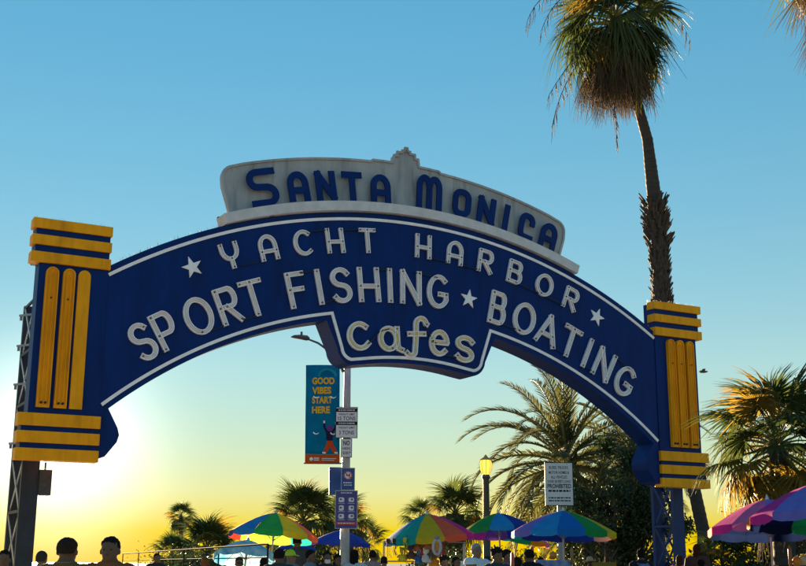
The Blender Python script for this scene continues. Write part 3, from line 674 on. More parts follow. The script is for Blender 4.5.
parasol('rainbow parasol with pink, violet, blue, green and yellow panels behind the prohibition sign', at(563, 510.5, 27), 1.19, ['pink', 'peri', 'sky', 'blue', 'green', 'olive'], ['teal', 'navy', 'navy', 'royal', 'salmon', 'red'], tilt=(R(-2), R(1)), drop=.36, spin=R(-14))
parasol('pink and violet parasol farther from the right edge of the picture', at(767, 499, 23), 1.18, ['magenta', 'pink', 'peri', 'blue', 'royal', 'navy'], ['coral', 'shaded_navy', 'shaded_navy', 'shaded_navy', 'shaded_navy', 'shaded_navy'], tilt=(R(-5), R(0)), drop=.42, spin=R(8))
parasol('magenta and violet parasol cut by the right edge of the picture', at(815, 484, 20.5), 1.22, ['magenta', 'peri', 'royal', 'navy', 'navy', 'blue'], ['orange', 'shaded_navy', 'shaded_navy', 'green', 'shaded_navy', 'shaded_navy'], tilt=(R(-5), R(0)), drop=.42, spin=R(4))

# ------------------------------------------------------------------ street lamp, banner, signs
M_galv = mat('lamp_pole_paint', (.36, .35, .35), .5, noise=.2, scale=4)
M_dkmet = mat('dark_luminaire', (.05, .055, .06), .5, noise=.2, scale=6)
YL = 36.
lb = base_at(344.5, YL)
lamp = thing('street_lamp', 'tall grey street lamp with one arm reaching left, carrying a banner', 'street lamp', lb)
m = MB(); m.tube([(0, 0, 0), (0, 0, .5), (0, 0, 8.2)], [.17, .155, .10], 14); m.build('pole', M_galv, lamp, True)
m = MB(); m.rings([(0, 0, 0, .26, .26), (.10, 0, 0, .26, .26), (.35, 0, 0, .19, .19), (.5, 0, 0, .165, .165)], 14); m.build('base', M_galv, lamp, True)
ar = [at(x, y, YL)-lb for x, y in ((343.5, 372), (337, 358), (328, 350), (318, 343), (309, 339.5))]
m = MB(); m.tube(ar, [.045, .042, .038, .034, .03], 8); m.build('arm', M_dkmet, lamp, True)
hd = at(300.5, 338, YL)-lb
m = MB()
m.tube([hd+Vector((.28, 0, -.03)), hd+Vector((.2, 0, 0)), hd+Vector((0, 0, .03)), hd+Vector((-.2, 0, .04)), hd+Vector((-.3, 0, .03))], [(.045, .05), (.085, .13), (.075, .16), (.05, .13), (.015, .04)], 12)
m.build('luminaire', M_dkmet, lamp, True)
m = MB(); m.tube([hd+Vector((.03, 0, .10)), hd+Vector((.03, 0, .2))], .035, 8); m.build('photocell', M_dkmet, lamp, True)
m = MB(); m.tube([(0, 0, 7.55), (0, 0, 7.70)], .14, 12); m.build('clamp', M_rust, lamp)

M_bteal = mat('banner_teal', (.001, .15, .28), .8, noise=.18, scale=2, trans=.25, spec=.1)
M_borange = mat('banner_orange', (.48, .085, .015), .8, noise=.12, scale=2, spec=.1)
M_byel = mat('banner_yellow', (.66, .38, .01), .8, spec=.1)
M_bdark = mat('banner_navy_print', (.015, .015, .05), .8, spec=.1)
M_bpur = mat('banner_purple_print', (.14, .04, .22), .8, spec=.1)
M_bred = mat('banner_red_print', (.5, .06, .01), .8, spec=.1)
M_pale = mat('pale_print', (.72, .72, .72), .7, spec=.2)
M_slit = mat('banner_slit_skylight', (.82, .85, .8), .8, spec=.1)
M_dteal = mat('banner_pale_teal', (.012, .25, .22), .8, spec=.1)
bb = at(322.3, 464, YL-.05); bw, bh = 1.06, 3.07
ban = thing('street_banner', 'teal and orange street banner reading GOOD VIBES START HERE hanging beside the street lamp pole', 'banner', bb)
def wav(x, z): return .035*sin(x*4+z*1.6)+.02*sin(z*3.1)
def shear(x, z): return x-(z/bh)*.045
def cloth_grid(z0, z1, nx=10, nz=24, y=0):
    m = MB(); V = []
    for j in range(nz+1):
        for i in range(nx+1):
            x = -bw/2+bw*i/nx; z = z0+(z1-z0)*j/nz; V.append((shear(x, z), wav(x, z)+y, z))
    m.add(V, [(j*(nx+1)+i, j*(nx+1)+i+1, (j+1)*(nx+1)+i+1, (j+1)*(nx+1)+i) for j in range(nz) for i in range(nx)])
    return m
def cloth_obj(m, name, mt, th=.004):
    o = m.build(name, mt, ban, True); s_ = o.modifiers.new('s', 'SOLIDIFY'); s_.thickness = th; s_.offset = 1; return o
cloth_obj(cloth_grid(.30, bh), 'banner_cloth', M_bteal); cloth_obj(cloth_grid(0, .298, 10, 4), 'banner_foot', M_borange)
def on_cloth(m, name, mt, y=-.008):
    m.v = [(shear(x, z), wav(x, z)+y+yy, z) for x, yy, z in m.v]; return m.build(name, mt, ban, False, False)
for s_, zz, ww in (('GOOD', 2.46, .70), ('VIBES', 2.16, .60), ('START', 1.86, .64), ('HERE', 1.555, .56)):
    m = MB(); lettering(m, s_, -.33+ww/2, zz, .205, 0, ww, .042); on_cloth(m, 'lettering', M_byel, -.014)
m = MB(); m.add([(x, 0, z) for x, z in arc(.15, 2.72, .3, .24, 0, 180, 14)], [tuple(range(15))]); on_cloth(m, 'printed_shape', M_dteal)
def limb(m, pts, wd):
    for (a, b) in zip(pts, pts[1:]):
        d = Vector((b[0]-a[0], b[1]-a[1])).normalized(); n_ = Vector((-d.y, d.x))*wd/2
        m.add([(a[0]-n_.x, 0, a[1]-n_.y), (a[0]+n_.x, 0, a[1]+n_.y), (b[0]+n_.x, 0, b[1]+n_.y), (b[0]-n_.x, 0, b[1]-n_.y)], [(0, 1, 2, 3)])
# printed dancing figure
m = MB(); limb(m, [(.20, .62), (.10, .40), (.06, .36)], .13); limb(m, [(.24, .64), (.36, .42), (.40, .36)], .13); m.add([(.13, 0, .74), (.31, 0, .74), (.31, 0, .58), (.13, 0, .58)], [(0, 1, 2, 3)]); on_cloth(m, 'printed_shape', M_bred, -.009)
m = MB(); m.add([(.10, 0, 1.02), (.33, 0, 1.0), (.31, 0, .72), (.13, 0, .72)], [(0, 1, 2, 3)]); limb(m, [(.13, 1.0), (.06, 1.12), (.05, 1.26)], .07); limb(m, [(.31, .99), (.40, 1.10), (.42, 1.22)], .07); on_cloth(m, 'printed_shape', M_bdark, -.010)
m = MB(); m.add([(x, 0, z) for x, z in arc(.23, 1.09, .085, .1, 0, 345, 22)], [tuple(range(23))]); on_cloth(m, 'printed_shape', M_bpur, -.012)
m = MB(); limb(m, [(.05, 1.25), (.05, 1.33)], .05); limb(m, [(.42, 1.21), (.42, 1.29)], .05); limb(m, [(.0, .35), (.10, .34)], .05); limb(m, [(.37, .35), (.47, .34)], .05); on_cloth(m, 'printed_shape', M_pale, -.012)
m = MB(); limb(m, [(-.02, .17), (.42, .17)], .018); limb(m, [(-.02, .12), (.36, .12)], .014); m.add([(x, 0, z) for x, z in arc(-.34, .15, .055, .055, 0, 345, 16)], [tuple(range(17))]); limb(m, [(-.26, .18), (-.1, .18)], .03); limb(m, [(-.26, .12), (-.1, .12)], .03); on_cloth(m, 'printed_shape', M_pale, -.009)
for (x, z) in ((-.20, 2.07), (.33, 2.06), (-.20, .95), (.33, .94)):  # pale crescents paint the sky light that comes through the wind slits
    o_ = arc(x, z+.03, .095, .075, 190, 340, 9); i_ = arc(x+.012, z+.055, .085, .07, 335, 195, 9)
    m = MB(); m.add([(a, 0, b) for a, b in o_+i_], [tuple(range(20))]); on_cloth(m, 'wind_slit_light', M_slit, -.018)
for z in (.02, bh-.02):
    m = MB(); m.tube([(-bw/2-.04, 0.02, z), (bw/2+.12, .03, z)], .02, 8); m.build('banner_rod', M_dkmet, ban)

def plate(name, label, cpx, cpy, Y, wd, ht, mat_face, mat_edge, rz=0, th=.02, cat='sign', group=None, border=True):
    c = at(cpx, cpy, Y); r = thing(name, label, cat, (c.x, c.y, c.z-ht/2), rz, group)
    m = MB(); m.box((0, 0, ht/2), (wd, th, ht)); p = m.build('plate', mat_edge, r)
    if mat_face is not mat_edge or border:
        m = MB(); b = .02; m.box((0, -th/2-.0025, ht/2), (wd-2*b, .004, ht-2*b)); m.build('face', mat_face, r)
    m = MB(); m.box((0, th/2+.03, ht*.25), (.06, .06, .05)); m.box((0, th/2+.03, ht*.75), (.06, .06, .05))
    o = m.build('bracket', M_steel, r); o['kind'] = 'stuff'
    return r
M_swhite = mat('white_sign_face', (.62, .61, .63), .5, noise=.08, scale=5)
M_sblack = mat('black_print', (.012, .012, .014), .6, spec=.2)
M_sblue = mat('blue_sign_face', (.012, .06, .26), .5, noise=.1, scale=4)
M_spurp = mat('indigo_sign_face', (.05, .045, .22), .5, noise=.1, scale=4)
M_sred = mat('red_print', (.5, .03, .03), .6)
FY = -.0165
def dashes(r, cx, z, h_, wd, mt, seed, y=None):
    """a line of print too small to read: short strokes standing for words"""
    q_ = random.Random(seed); m = MB(); x = cx-wd/2; y = FY if y is None else y
    while x < cx+wd/2-.02:
        L = min(q_.uniform(.03, .09), cx+wd/2-x); m.add([(x, y, z), (x+L, y, z), (x+L, y, z+h_), (x, y, z+h_)], [(0, 1, 2, 3)]); x += L+q_.uniform(.012, .02)
    o = m.build('small_print', mt, r, False, False); o['kind'] = 'stuff'
def prints(r, items, mt):
    for it in items:
        m = MB(); s_, cx, z, h_, ww = it[:5]; lettering(m, s_, cx, z, h_, FY, ww, it[5] if len(it) > 5 else .0); m.build('lettering', mt, r, False, False)
r = plate('weight_limit_sign', 'black and white weight limit sign reading 15 TONS and 3 TONS on the lamp pole', 346.6, 422.5, YL-.22, .68, .96, M_swhite, M_sblack)
m = MB()
for z in (.86, .455): m.box((0, FY+.002, z), (.64, .004, .11))
m.build('header_bar', M_sblack, r)
r.children[-1]['kind'] = 'stuff'
prints(r, [('WEIGHT LIMIT', 0, .70, .065, .50, .01), ('15 TONS', 0, .545, .12, .54, .012), ('WEIGHT LIMIT', 0, .29, .065, .50, .01), ('3 TONS', 0, .11, .12, .46, .012)], M_sblack)
for z in (.835, .43):
    dashes(r, 0, z+.01, .032, .5, M_swhite, 3, FY-.003)
r = plate('no_parking_sign', 'small white NO sign under the weight limit sign', 346.5, 448, YL-.2, .34, .58, M_swhite, M_dkmet)
prints(r, [('NO', 0, .37, .14, .2, .03), ('PARKING', 0, .24, .07, .24, .02)], M_sblack)
dashes(r, 0, .15, .025, .24, M_sblack, 5); dashes(r, 0, .1, .025, .22, M_sblack, 6)
r = plate('blue_notice_board', 'plain dark blue board sticking out left of the lamp pole', 336.5, 481, YL+.18, .46, .84, M_sblue, M_sblue, rz=R(10), border=False)
r = plate('no_smoking_sign', 'narrow blue sign with a round prohibition symbol on the lamp pole', 348, 479, YL-.22, .42, .68, M_sblue, M_steel)
m = MB(); m.add([(x, FY, z) for x, z in arc(0, .45, .13, .13, 0, 345, 24)], [tuple(range(25))]); m.build('symbol_disc', M_swhite, r, False, False)
m = MB(); ribbon(m, arc(0, .45, .115, .115, 0, 345, 24), .025, FY-.002, FY-.004, True); m.beam((-.08, FY-.004, .53), (.08, FY-.004, .37), .025, .003, up=(0, 1, 0)); m.build('symbol_ring', M_sred, r)
m = MB(); m.box((0, FY-.001, .45), (.12, .002, .03)); m.box((.05, FY-.001, .48), (.03, .002, .05)); m.build('symbol', M_sblack, r); r.children[-1]['kind'] = 'stuff'
dashes(r, 0, .21, .035, .28, M_swhite, 7); dashes(r, 0, .14, .03, .24, M_swhite, 8)
r = plate('pictogram_notice', 'indigo notice with six white pictograms and a red strip, lowest on the lamp pole', 346.3, 509.5, YL-.24, .68, 1.14, M_spurp, M_steel)
dashes(r, 0, 1.05, .03, .34, M_swhite, 9)
for i in range(3):
    for j in range(2):
        cx, cz = -.15+.3*j, .86-.245*i
        m = MB(); ww, hh = ((.17, .14), (.17, .13), (.15, .16), (.16, .15), (.17, .14), (.17, .13))[i*2+j]
        pts = arc(cx+ww/2-.04, cz+hh/2-.04, .04, .04, 0, 90, 3)+arc(cx-ww/2+.04, cz+hh/2-.04, .04, .04, 90, 180, 3)+arc(cx-ww/2+.04, cz-hh/2+.04, .04, .04, 180, 270, 3)+arc(cx+ww/2-.04, cz-hh/2+.04, .04, .04, 270, 360, 3)
        m.add([(x, FY, z) for x, z in pts], [tuple(range(len(pts)))]); o = m.build('pictogram', M_swhite, r, False, False)
        m = MB(); m.box((cx+(.02 if j else -.02), FY-.003, cz+.01), (.06, .002, .05)); m.build('symbol', M_spurp, o)
        m = MB(); m.box((cx, FY-.001, cz-.105), (.2, .002, .012)); m.build('caption_line', M_swhite, r)
m = MB(); m.box((0, FY-.001, .16), (.6, .003, .10)); m.build('red_strip', M_sred, r)
dashes(r, 0, .148, .028, .5, M_swhite, 10, FY-.005)

# prohibition sign on its own post
YP = 29.
pb = base_at(561, YP)
pp = thing('prohibition_sign', 'white PROHIBITED vehicle sign on a thin grey post in front of a rainbow parasol', 'sign', pb)
zt = at(561, 462.5, YP).z; zb_ = at(561, 506, YP).z; hh = zt-zb_; ww = .70
m = MB(); m.tube([(0, .03, 0), (.0, .03, zt-.06)], .055, 10); m.build('post', M_galv, pp, True)
m = MB(); m.box((0, -.05, (zt+zb_)/2), (ww, .02, hh)); m.build('plate', M_sblack, pp)
m = MB(); m.box((0, -.0625, (zt+zb_)/2), (ww-.035, .004, hh-.035)); m.build('face', M_swhite, pp)
FY0 = FY; FY = -.067
k_ = hh/1.06
prints(pp, [('BUSES, TRUCKS,', 0, zb_+.885*k_, .07*k_, .48, .012), ('MOTOR HOMES &', 0, zb_+.775*k_, .07*k_, .50, .012), ('ALL VEHICLES', 0, zb_+.665*k_, .07*k_, .40, .012), ('OVER 20 FEET LONG', 0, zb_+.56*k_, .065*k_, .56, .012),
            ('PROHIBITED', 0, zb_+.425*k_, .105*k_, .58, .022)], M_sblack)
for i_, (zz, hh_) in enumerate(((.34, .045), (.18, .03), (.11, .03))): dashes(pp, 0, zb_+zz*k_, hh_*k_, .54, M_sblack, 20+i_)
FY = FY0

# lit lantern post
M_lpost = mat('lamp_post_green', (.05, .055, .045), .5, noise=.25, scale=5)
M_glow = mat('lit_lantern_glass', (.9, .6, .15), .4, emit=((1., .55, .06), .22))
YG = 40.
gb = base_at(487, YG); zc = at(487, 464, YG).z
lp = thing('lantern_post', 'old-fashioned lamp post with a lit yellow lantern among the palms', 'street lamp', gb)
m = MB(); m.rings([(0, 0, 0, .25, .25), (.15, 0, 0, .25, .25), (.3, 0, 0, .2, .2), (.8, 0, 0, .17, .17), (.9, 0, 0, .13, .13), (2.5, 0, 0, .125, .125), (zc-.55, 0, 0, .105, .105), (zc-.45, 0, 0, .15, .15), (zc-.36, 0, 0, .12, .12)], 12); m.build('post', M_lpost, lp, True)
m = MB(); m.rings([(zc-.34, 0, 0, .13, .13), (zc-.2, 0, 0, .19, .19), (zc+.02, 0, 0, .21, .21), (zc+.13, 0, 0, .17, .17)], 8); m.build('lantern_glass', M_glow, lp)
for i in range(8):
    a = 2*pi*i/8
    m = MB(); m.tube([(cos(a)*.135, sin(a)*.135, zc-.34), (cos(a)*.195, sin(a)*.195, zc-.2), (cos(a)*.215, sin(a)*.215, zc+.02), (cos(a)*.175, sin(a)*.175, zc+.13)], .008, 4); m.build('lantern_bar', M_lpost, lp)
m = MB(); m.rings([(zc+.13, 0, 0, .19, .19), (zc+.17, 0, 0, .18, .18), (zc+.23, 0, 0, .08, .08), (zc+.32, 0, 0, .015, .015)], 8); m.build('lantern_cap', mat('lantern_cap_paint', (.35, .22, .04), .5), lp, True)

# ------------------------------------------------------------------ fence
M_fence = mat('fence_steel', (.03, .027, .024), .95, spec=.05, noise=.3, scale=6)
fa, fb = at(123, 553.8, 40), at(268, 544, 19.5)
f0 = Vector((fa.x, fa.y, 0)); f1 = Vector((fb.x, fb.y, 0)); fh0, fh1 = fa.z, fb.z
fence = thing('pipe_fence', 'thin pipe rail fence running past the marbled parasol', 'fence', f0)
dvec = f1-f0; npst = 5
for i in range(npst+1):
    t = i/npst; m = MB(); p = dvec*t; m.tube([p, p+Vector((0, 0, fh0+(fh1-fh0)*t))], .016, 7); m.build('post', M_fence, fence)
for k, hz in enumerate((1., .88, .45)):
    m = MB(); m.tube([Vector((0, 0, fh0*hz)), dvec+Vector((0, 0, fh1*hz))], .011 if k else .015, 7); m.build('rail', M_fence, fence)
# gull in flight
M_bird = mat('bird_feather', (.06, .06, .065), .8)
bc = at(703.5, 372, 62)
bird = thing('bird', 'small dark bird flying right of the right pylon', 'bird', bc)
m = MB(); m.tube([(-.22, 0, -.02), (-.14, 0, 0), (0, 0, .01), (.14, 0, .015), (.2, 0, .03), (.25, 0, .02)], [.02, .05, .07, .05, .035, .006], 8); m.build('body', M_bird, bird, True)
for s_ in (-1, 1):
    m = MB(); m.add([(.08, s_*.04, .03), (-.1, s_*.04, .02), (-.12, s_*.22, .12), (.06, s_*.22, .14), (-.16, s_*.42, .06), (-.05, s_*.42, .07), (.08, s_*.04, .045), (-.1, s_*.04, .03), (-.12, s_*.22, .13), (.06, s_*.22, .155)], [(0, 1, 2, 3), (3, 2, 4, 5), (6, 7, 8, 9), (9, 8, 4, 5), (0, 6, 9, 3), (1, 2, 8, 7)]); m.build('wing', M_bird, bird)

# ------------------------------------------------------------------ people
def remeshed(name, mb, voxel, mt, smooth_it=6):
    me = mb.mesh('raw', mt, False, True); ob = bpy.data.objects.new('raw', me); col.objects.link(ob)
    r_ = ob.modifiers.new('r', 'REMESH'); r_.mode = 'VOXEL'; r_.voxel_size = voxel; r_.use_smooth_shade = True
    if smooth_it: s_ = ob.modifiers.new('s', 'SMOOTH'); s_.factor = .5; s_.iterations = smooth_it
    out = bpy.data.meshes.new_from_object(ob.evaluated_get(bpy.context.evaluated_depsgraph_get()))
    out.name = name; bpy.data.objects.remove(ob); bpy.data.meshes.remove(me)
    out.polygons.foreach_set('use_smooth', [True]*len(out.polygons))
    if not out.materials: out.materials.append(mt)
    return out
def skin(i): return mat('skin_%d' % i, ((.13, .065, .036), (.21, .115, .072), (.09, .048, .03))[i], .6, noise=.08, scale=8)
def fabric(name, c): return mat('fabric_'+name, c, .85, noise=.15, scale=7, bump=.25, spec=.15)
ARMS = {  # shoulder, elbow, wrist, finger direction
 'down': [((.195, .01, 1.40), (.245, .03, 1.11), (.255, -.05, .87), (0, -.25, -1)), ((.195, .01, 1.40), (.245, .03, 1.11), (.255, -.05, .87), (0, -.25, -1))],
 'bent': [((.195, .01, 1.40), (.25, .02, 1.12), (.16, -.20, 1.12), (-.5, -.8, .1)), ((.195, .01, 1.40), (.245, .03, 1.11), (.25, -.10, .89), (0, -.35, -1))],
}
def arm(m, s_, A, grow=0., hand=True, upto=1.):
    a, b, c, fd = [Vector((s_*p[0], p[1], p[2])) for p in A]
    if upto < 1: m.tube([a+Vector((-s_*.05, 0, .005)), a, a.lerp(b, upto*.6), a.lerp(b, upto)], [.058+grow, .062+grow, .054+grow*1.15, .052+grow*1.3], 12); return
    m.tube([a+Vector((-s_*.05, 0, .005)), a, a.lerp(b, .5), b, b.lerp(c, .3), c], [.05+grow, .056+grow, .048+grow, .038+grow, .042+grow, .027+grow], 12)
    if hand:
        fd.normalize(); side = fd.cross(Vector((0, 1, .3))).normalized(); p = c+fd*.085
        m.tube([c-fd*.01, c+fd*.03, p], [(.024, .028), (.022, .038), (.017, .042)], 10)
        for k, (off, L) in enumerate(((-.031, .062), (-.010, .078), (.011, .074), (.031, .058))):
            o_ = side*off; inw = Vector((-s_*.3, -.2, 0))
            m.tube([p-fd*.02+o_, p+fd*L*.45+o_, p+fd*L+o_+inw*.05], [.0105, .010, .0085], 6)
        th = side*(-.045); m.tube([c+fd*.025+th*.5, c+fd*.055+th*1.05, c+fd*.085+th*1.15], [.014, .012, .0095], 6)
def build_body(pose):
    m = MB()
    m.rings([(.84, 0, 0, .10, .085), (.93, 0, .005, .163, .115), (1.0, 0, .005, .160, .108), (1.1, 0, 0, .143, .098), (1.2, 0, 0, .152, .104), (1.3, 0, 0, .170, .115), (1.38, 0, .006, .182, .108), (1.43, 0, .012, .168, .088), (1.465, 0, .014, .122, .074), (1.495, 0, .014, .078, .064), (1.53, 0, .010, .058, .060), (1.58, 0, .006, .056, .058)], 20)
    z = 1.49
    m.rings([(z-.004, 0, -.046, .024, .022), (z+.012, 0, -.040, .042, .044), (z+.04, 0, -.026, .055, .064), (z+.075, 0, -.012, .064, .082), (z+.11, 0, -.004, .069, .090), (z+.145, 0, .002, .0735, .0955), (z+.175, 0, .006, .0725, .0945), (z+.205, 0, .010, .060, .080), (z+.226, 0, .012, .038, .052), (z+.234, 0, .012, .014, .02)], 20)
    m.tube([(0, -.088, z+.118), (0, -.104, z+.092), (0, -.108, z+.080), (0, -.092, z+.070)], [.009, .013, .017, .013], 8)       # nose
    m.ball((0, -.087, z+.045), (.023, .010, .010), 8)                                                                          # lips
    m.ball((0, -.086, z+.128), (.046, .012, .009), 8)                                                                          # brow
    for s_ in (-1, 1):
        m.ball((s_*.081, .006, z+.095), (.012, .020, .031), 8)
        m.ball((s_*.15, .012, 1.425), (.07, .065, .05), 10)
        arm(m, s_, ARMS[pose][0 if s_ < 0 else 1])
        m.tube([(s_*.085, 0, .92), (s_*.09, 0, .80), (s_*.098, -.012, .5), (s_*.1, .012, .36), (s_*.1, .022, .09)], [.088, .086, .056, .056, .036], 14)
        m.tube([(s_*.1, .05, .045), (s_*.102, -.02, .045), (s_*.106, -.10, .035), (s_*.108, -.155, .028)], [(.04, .036), (.045, .04), (.032, .044), (.02, .034)], 10)
    return remeshed('person', m, .0105, skin(0), 3)
def build_shirt(pose, sleeve=.75):
    m = MB(); g_ = .018
    m.rings([(.88, 0, .003, .178, .13), (.94, 0, .004, .180, .132), (1.1, 0, 0, .168, .122), (1.2, 0, 0, .172, .125), (1.3, 0, 0, .186, .133), (1.38, 0, .006, .196, .124), (1.43, 0, .012, .184, .104), (1.465, 0, .014, .136, .088), (1.488, 0, .014, .098, .080), (1.503, 0, .013, .078, .074)], 20)
    for s_ in (-1, 1):
        m.ball((s_*.15, .012, 1.425), (.085, .08, .062), 10); arm(m, s_, ARMS[pose][0 if s_ < 0 else 1], .018, False, sleeve)
    return remeshed('shirt', m, .014, fabric('x', (.1, .1, .1)), 2)
def build_trousers():
    m = MB(); m.rings([(.80, 0, 0, .14, .11), (.90, 0, .004, .178, .128), (.97, 0, .004, .172, .122), (1.0, 0, .004, .165, .115)], 18)
    for s_ in (-1, 1): m.tube([(s_*.085, 0, .92), (s_*.09, 0, .80), (s_*.098, -.012, .5), (s_*.1, .01, .3), (s_*.1, .02, .09)], [.1, .1, .078, .072, .066], 14)
    return remeshed('trousers', m, .014, fabric('y', (.03, .035, .05)), 2)
def build_shoe(s_):
    m = MB(); m.tube([(s_*.1, .065, .045), (s_*.102, -.02, .05), (s_*.106, -.11, .04), (s_*.108, -.175, .03)], [(.045, .042), (.055, .048), (.04, .052), (.022, .038)], 12); m.box((s_*.104, -.06, .012), (.1, .26, .024)); return m.mesh('shoe', fabric('shoe', (.05, .05, .05)), True)
def build_hair(kind):
    m = MB(); z = 1.49
    if kind == 'short': m.rings([(z+.085, 0, .045, .066, .060), (z+.12, 0, .026, .0775, .080), (z+.16, 0, .016, .081, .092), (z+.195, 0, .010, .074, .092), (z+.222, 0, .010, .055, .07), (z+.242, 0, .012, .02, .03)], 18)
    elif kind == 'buzz': m.rings([(z+.085, 0, .042, .068, .062), (z+.13, 0, .020, .0785, .084), (z+.165, 0, .012, .0805, .096), (z+.20, 0, .011, .070, .089), (z+.226, 0, .012, .050, .064), (z+.243, 0, .012, .018, .027)], 18)
    elif kind == 'long':
        m.rings([(z-.14, 0, .055, .085, .045), (z-.05, 0, .045, .088, .062), (z+.05, 0, .032, .085, .078), (z+.12, 0, .022, .083, .088), (z+.17, 0, .012, .084, .098), (z+.21, 0, .010, .07, .088), (z+.245, 0, .012, .025, .035)], 18)
    elif kind == 'bun':
        m.rings([(z+.06, 0, .045, .066, .060), (z+.12, 0, .022, .079, .085), (z+.17, 0, .012, .081, .096), (z+.21, 0, .010, .066, .085), (z+.243, 0, .012, .02, .03)], 18); m.ball((0, .07, z+.215), .048, 12)
    elif kind == 'spiky':
        m.rings([(z+.085, 0, .045, .070, .062), (z+.13, 0, .022, .083, .088), (z+.18, 0, .012, .088, .102), (z+.225, 0, .010, .068, .085), (z+.25, 0, .012, .02, .03)], 18)
        q = random.Random(2)
        for i in range(34):
            a = q.uniform(0, 2*pi); e = q.uniform(.15, 1.4); d = Vector((cos(a)*cos(e), sin(a)*cos(e), sin(e))); c = Vector((0, .012, z+.15)); m.tube([c+d*.07, c+d*q.uniform(.11, .16)], [.022, .005], 5)
        return remeshed('hair', m, .009, mat('black_hair', (.012, .01, .009), .6), 1)
    me = remeshed('hair', m, .007, mat('black_hair', (.012, .01, .009), .95, spec=.1), 2); amp = .004 if kind == 'buzz' else .008
    for v in me.vertices:
        v.co += v.normal*(noise.noise(v.co*70)*amp+noise.noise(v.co*26)*amp*.8)
    return me
def build_cap():
    m = MB(); z = 1.49; m.rings([(z+.135, 0, .010, .086, .104), (z+.17, 0, .011, .086, .104), (z+.21, 0, .013, .074, .088), (z+.24, 0, .014, .045, .055), (z+.25, 0, .014, .012, .012)], 18)
    m.tube([(0, -.06, z+.145), (0, -.13, z+.142), (0, -.175, z+.13)], [(.012, .075), (.006, .068), (.004, .03)], 10)
    return m.mesh('cap', fabric('cap', (.6, .6, .6)), True)
def build_sunhat():
    m = MB(); z = 1.49; m.rings([(z+.13, 0, .008, .16, .17), (z+.142, 0, .008, .165, .175), (z+.152, 0, .01, .09, .108), (z+.21, 0, .012, .08, .095), (z+.245, 0, .013, .05, .06), (z+.252, 0, .013, .012, .012)], 20); return m.mesh('hat', fabric('hat', (.4, .3, .2)), True)
BODY = {p: build_body(p) for p in ARMS}
SHIRT = {p: build_shirt(p) for p in ARMS}; SHIRT_L = {p: build_shirt(p, .98) for p in ARMS}
TROU = build_trousers(); SHOE = {s_: build_shoe(s_) for s_ in (-1, 1)}
HAIR = {k: build_hair(k) for k in ('short', 'buzz', 'long', 'bun', 'spiky')}; CAP = build_cap(); HAT = build_sunhat()
_e = MB(); _e.ball((0, 0, 0), (.010, .006, .006), 8); EYE = _e.mesh('eye', mat('eye', (.02, .015, .012), .2), True)
_m = MB(); _m.rings([(1.50, 0, -.062, .045, .046), (1.525, 0, -.062, .058, .05), (1.555, 0, -.058, .062, .055), (1.577, 0, -.066, .04, .05)], 14); MASK = _m.mesh('face_mask', fabric('mask', (.6, .6, .62)), True)
_m = MB(); _m.rings([(.98, 0, .18, .13, .06), (1.02, 0, .19, .15, .09), (1.2, 0, .19, .155, .10), (1.36, 0, .18, .14, .08), (1.42, 0, .165, .09, .045)], 16, power=3.)
for s_ in (-1, 1): _m.tube([(s_*.1, .13, 1.40), (s_*.11, .02, 1.475), (s_*.115, -.10, 1.40), (s_*.125, -.135, 1.25), (s_*.15, -.06, 1.05), (s_*.13, .12, 1.0)], [(.012, .026)]*6, 6)
PACK = _m.mesh('backpack', fabric('pack', (.14, .16, .3)), True)
_m = MB(); _m.ball((-.034, -.098, 1.61), (.026, .008, .017), 10); _m.ball((.034, -.098, 1.61), (.026, .008, .017), 10); _m.tube([(-.078, .0, 1.613), (-.06, -.085, 1.615), (0, -.105, 1.615), (.06, -.085, 1.615), (.078, 0, 1.613)], .004, 5); SHADES = _m.mesh('sunglasses', mat('shades', (.01, .01, .01), .15), True)
_m = MB(); _m.tube([(cos(2*pi*i/20)*(.080 if sin(2*pi*i/20) > 0 else .074), .008+sin(2*pi*i/20)*.082, 1.492-(.055*max(0, -sin(2*pi*i/20))**2)) for i in range(20)], .009, 6, closed=True); COLLAR = _m.mesh('collar', fabric('collar', (.22, .16, .12)), True)
def slot(o, mt):
    o.material_slots[0].link = 'OBJECT'; o.material_slots[0].material = mt; return o
def person(label, px, py_top, Y, face, shirt, hair='short', pose='down', sk=0, girth=1., trousers=(.03, .035, .05), long=False, hcol=(.012, .01, .009), extra=(), cap=None, group='people along the street'):
    """feet on the ground at forward distance Y; py_top is where the top of the head stands in the photograph; face: 0 = towards the camera, degrees"""
    top = at(px, py_top, Y); h_ = top.z; k = h_/1.735
    o = link('person', BODY[pose], None, (top.x, top.y, 0), (0, 0, R(face)), (k*girth, k*girth, k)); tag(o, label, 'person', group); slot(o, skin(sk))
    sm = fabric('shirt_%.3f_%.3f_%.3f' % shirt, shirt); slot(link('shirt', (SHIRT_L if long else SHIRT)[pose], o), sm)
    slot(link('trousers', TROU, o), fabric('trousers_%.3f_%.3f_%.3f' % trousers, trousers))
    for s_ in (-1, 1):
        link('shoe', SHOE[s_], o); link('eye', EYE, o, (s_*.031, -.0875, 1.607))
    if hair: slot(link('hair', HAIR[hair], o), mat('hair_%.3f_%.3f' % hcol[:2], hcol, .95, noise=.4, scale=60, spec=.1))
    if cap: slot(link('cap', CAP, o), fabric('cap_%.2f_%.2f' % cap[:2], cap))
    for e in extra: link(e[0], e[1], o)
    return o
person('person at far left edge, mostly hidden behind the left tower', 5, 549.5, 15.5, 10, (.05, .04, .04), 'short')
person('close-cropped person in dark shirt beside the left tower, smallest of the left three', 42.5, 550.5, 17, 165, (.10, .06, .03), 'buzz', sk=1, hcol=(.05, .04, .03))
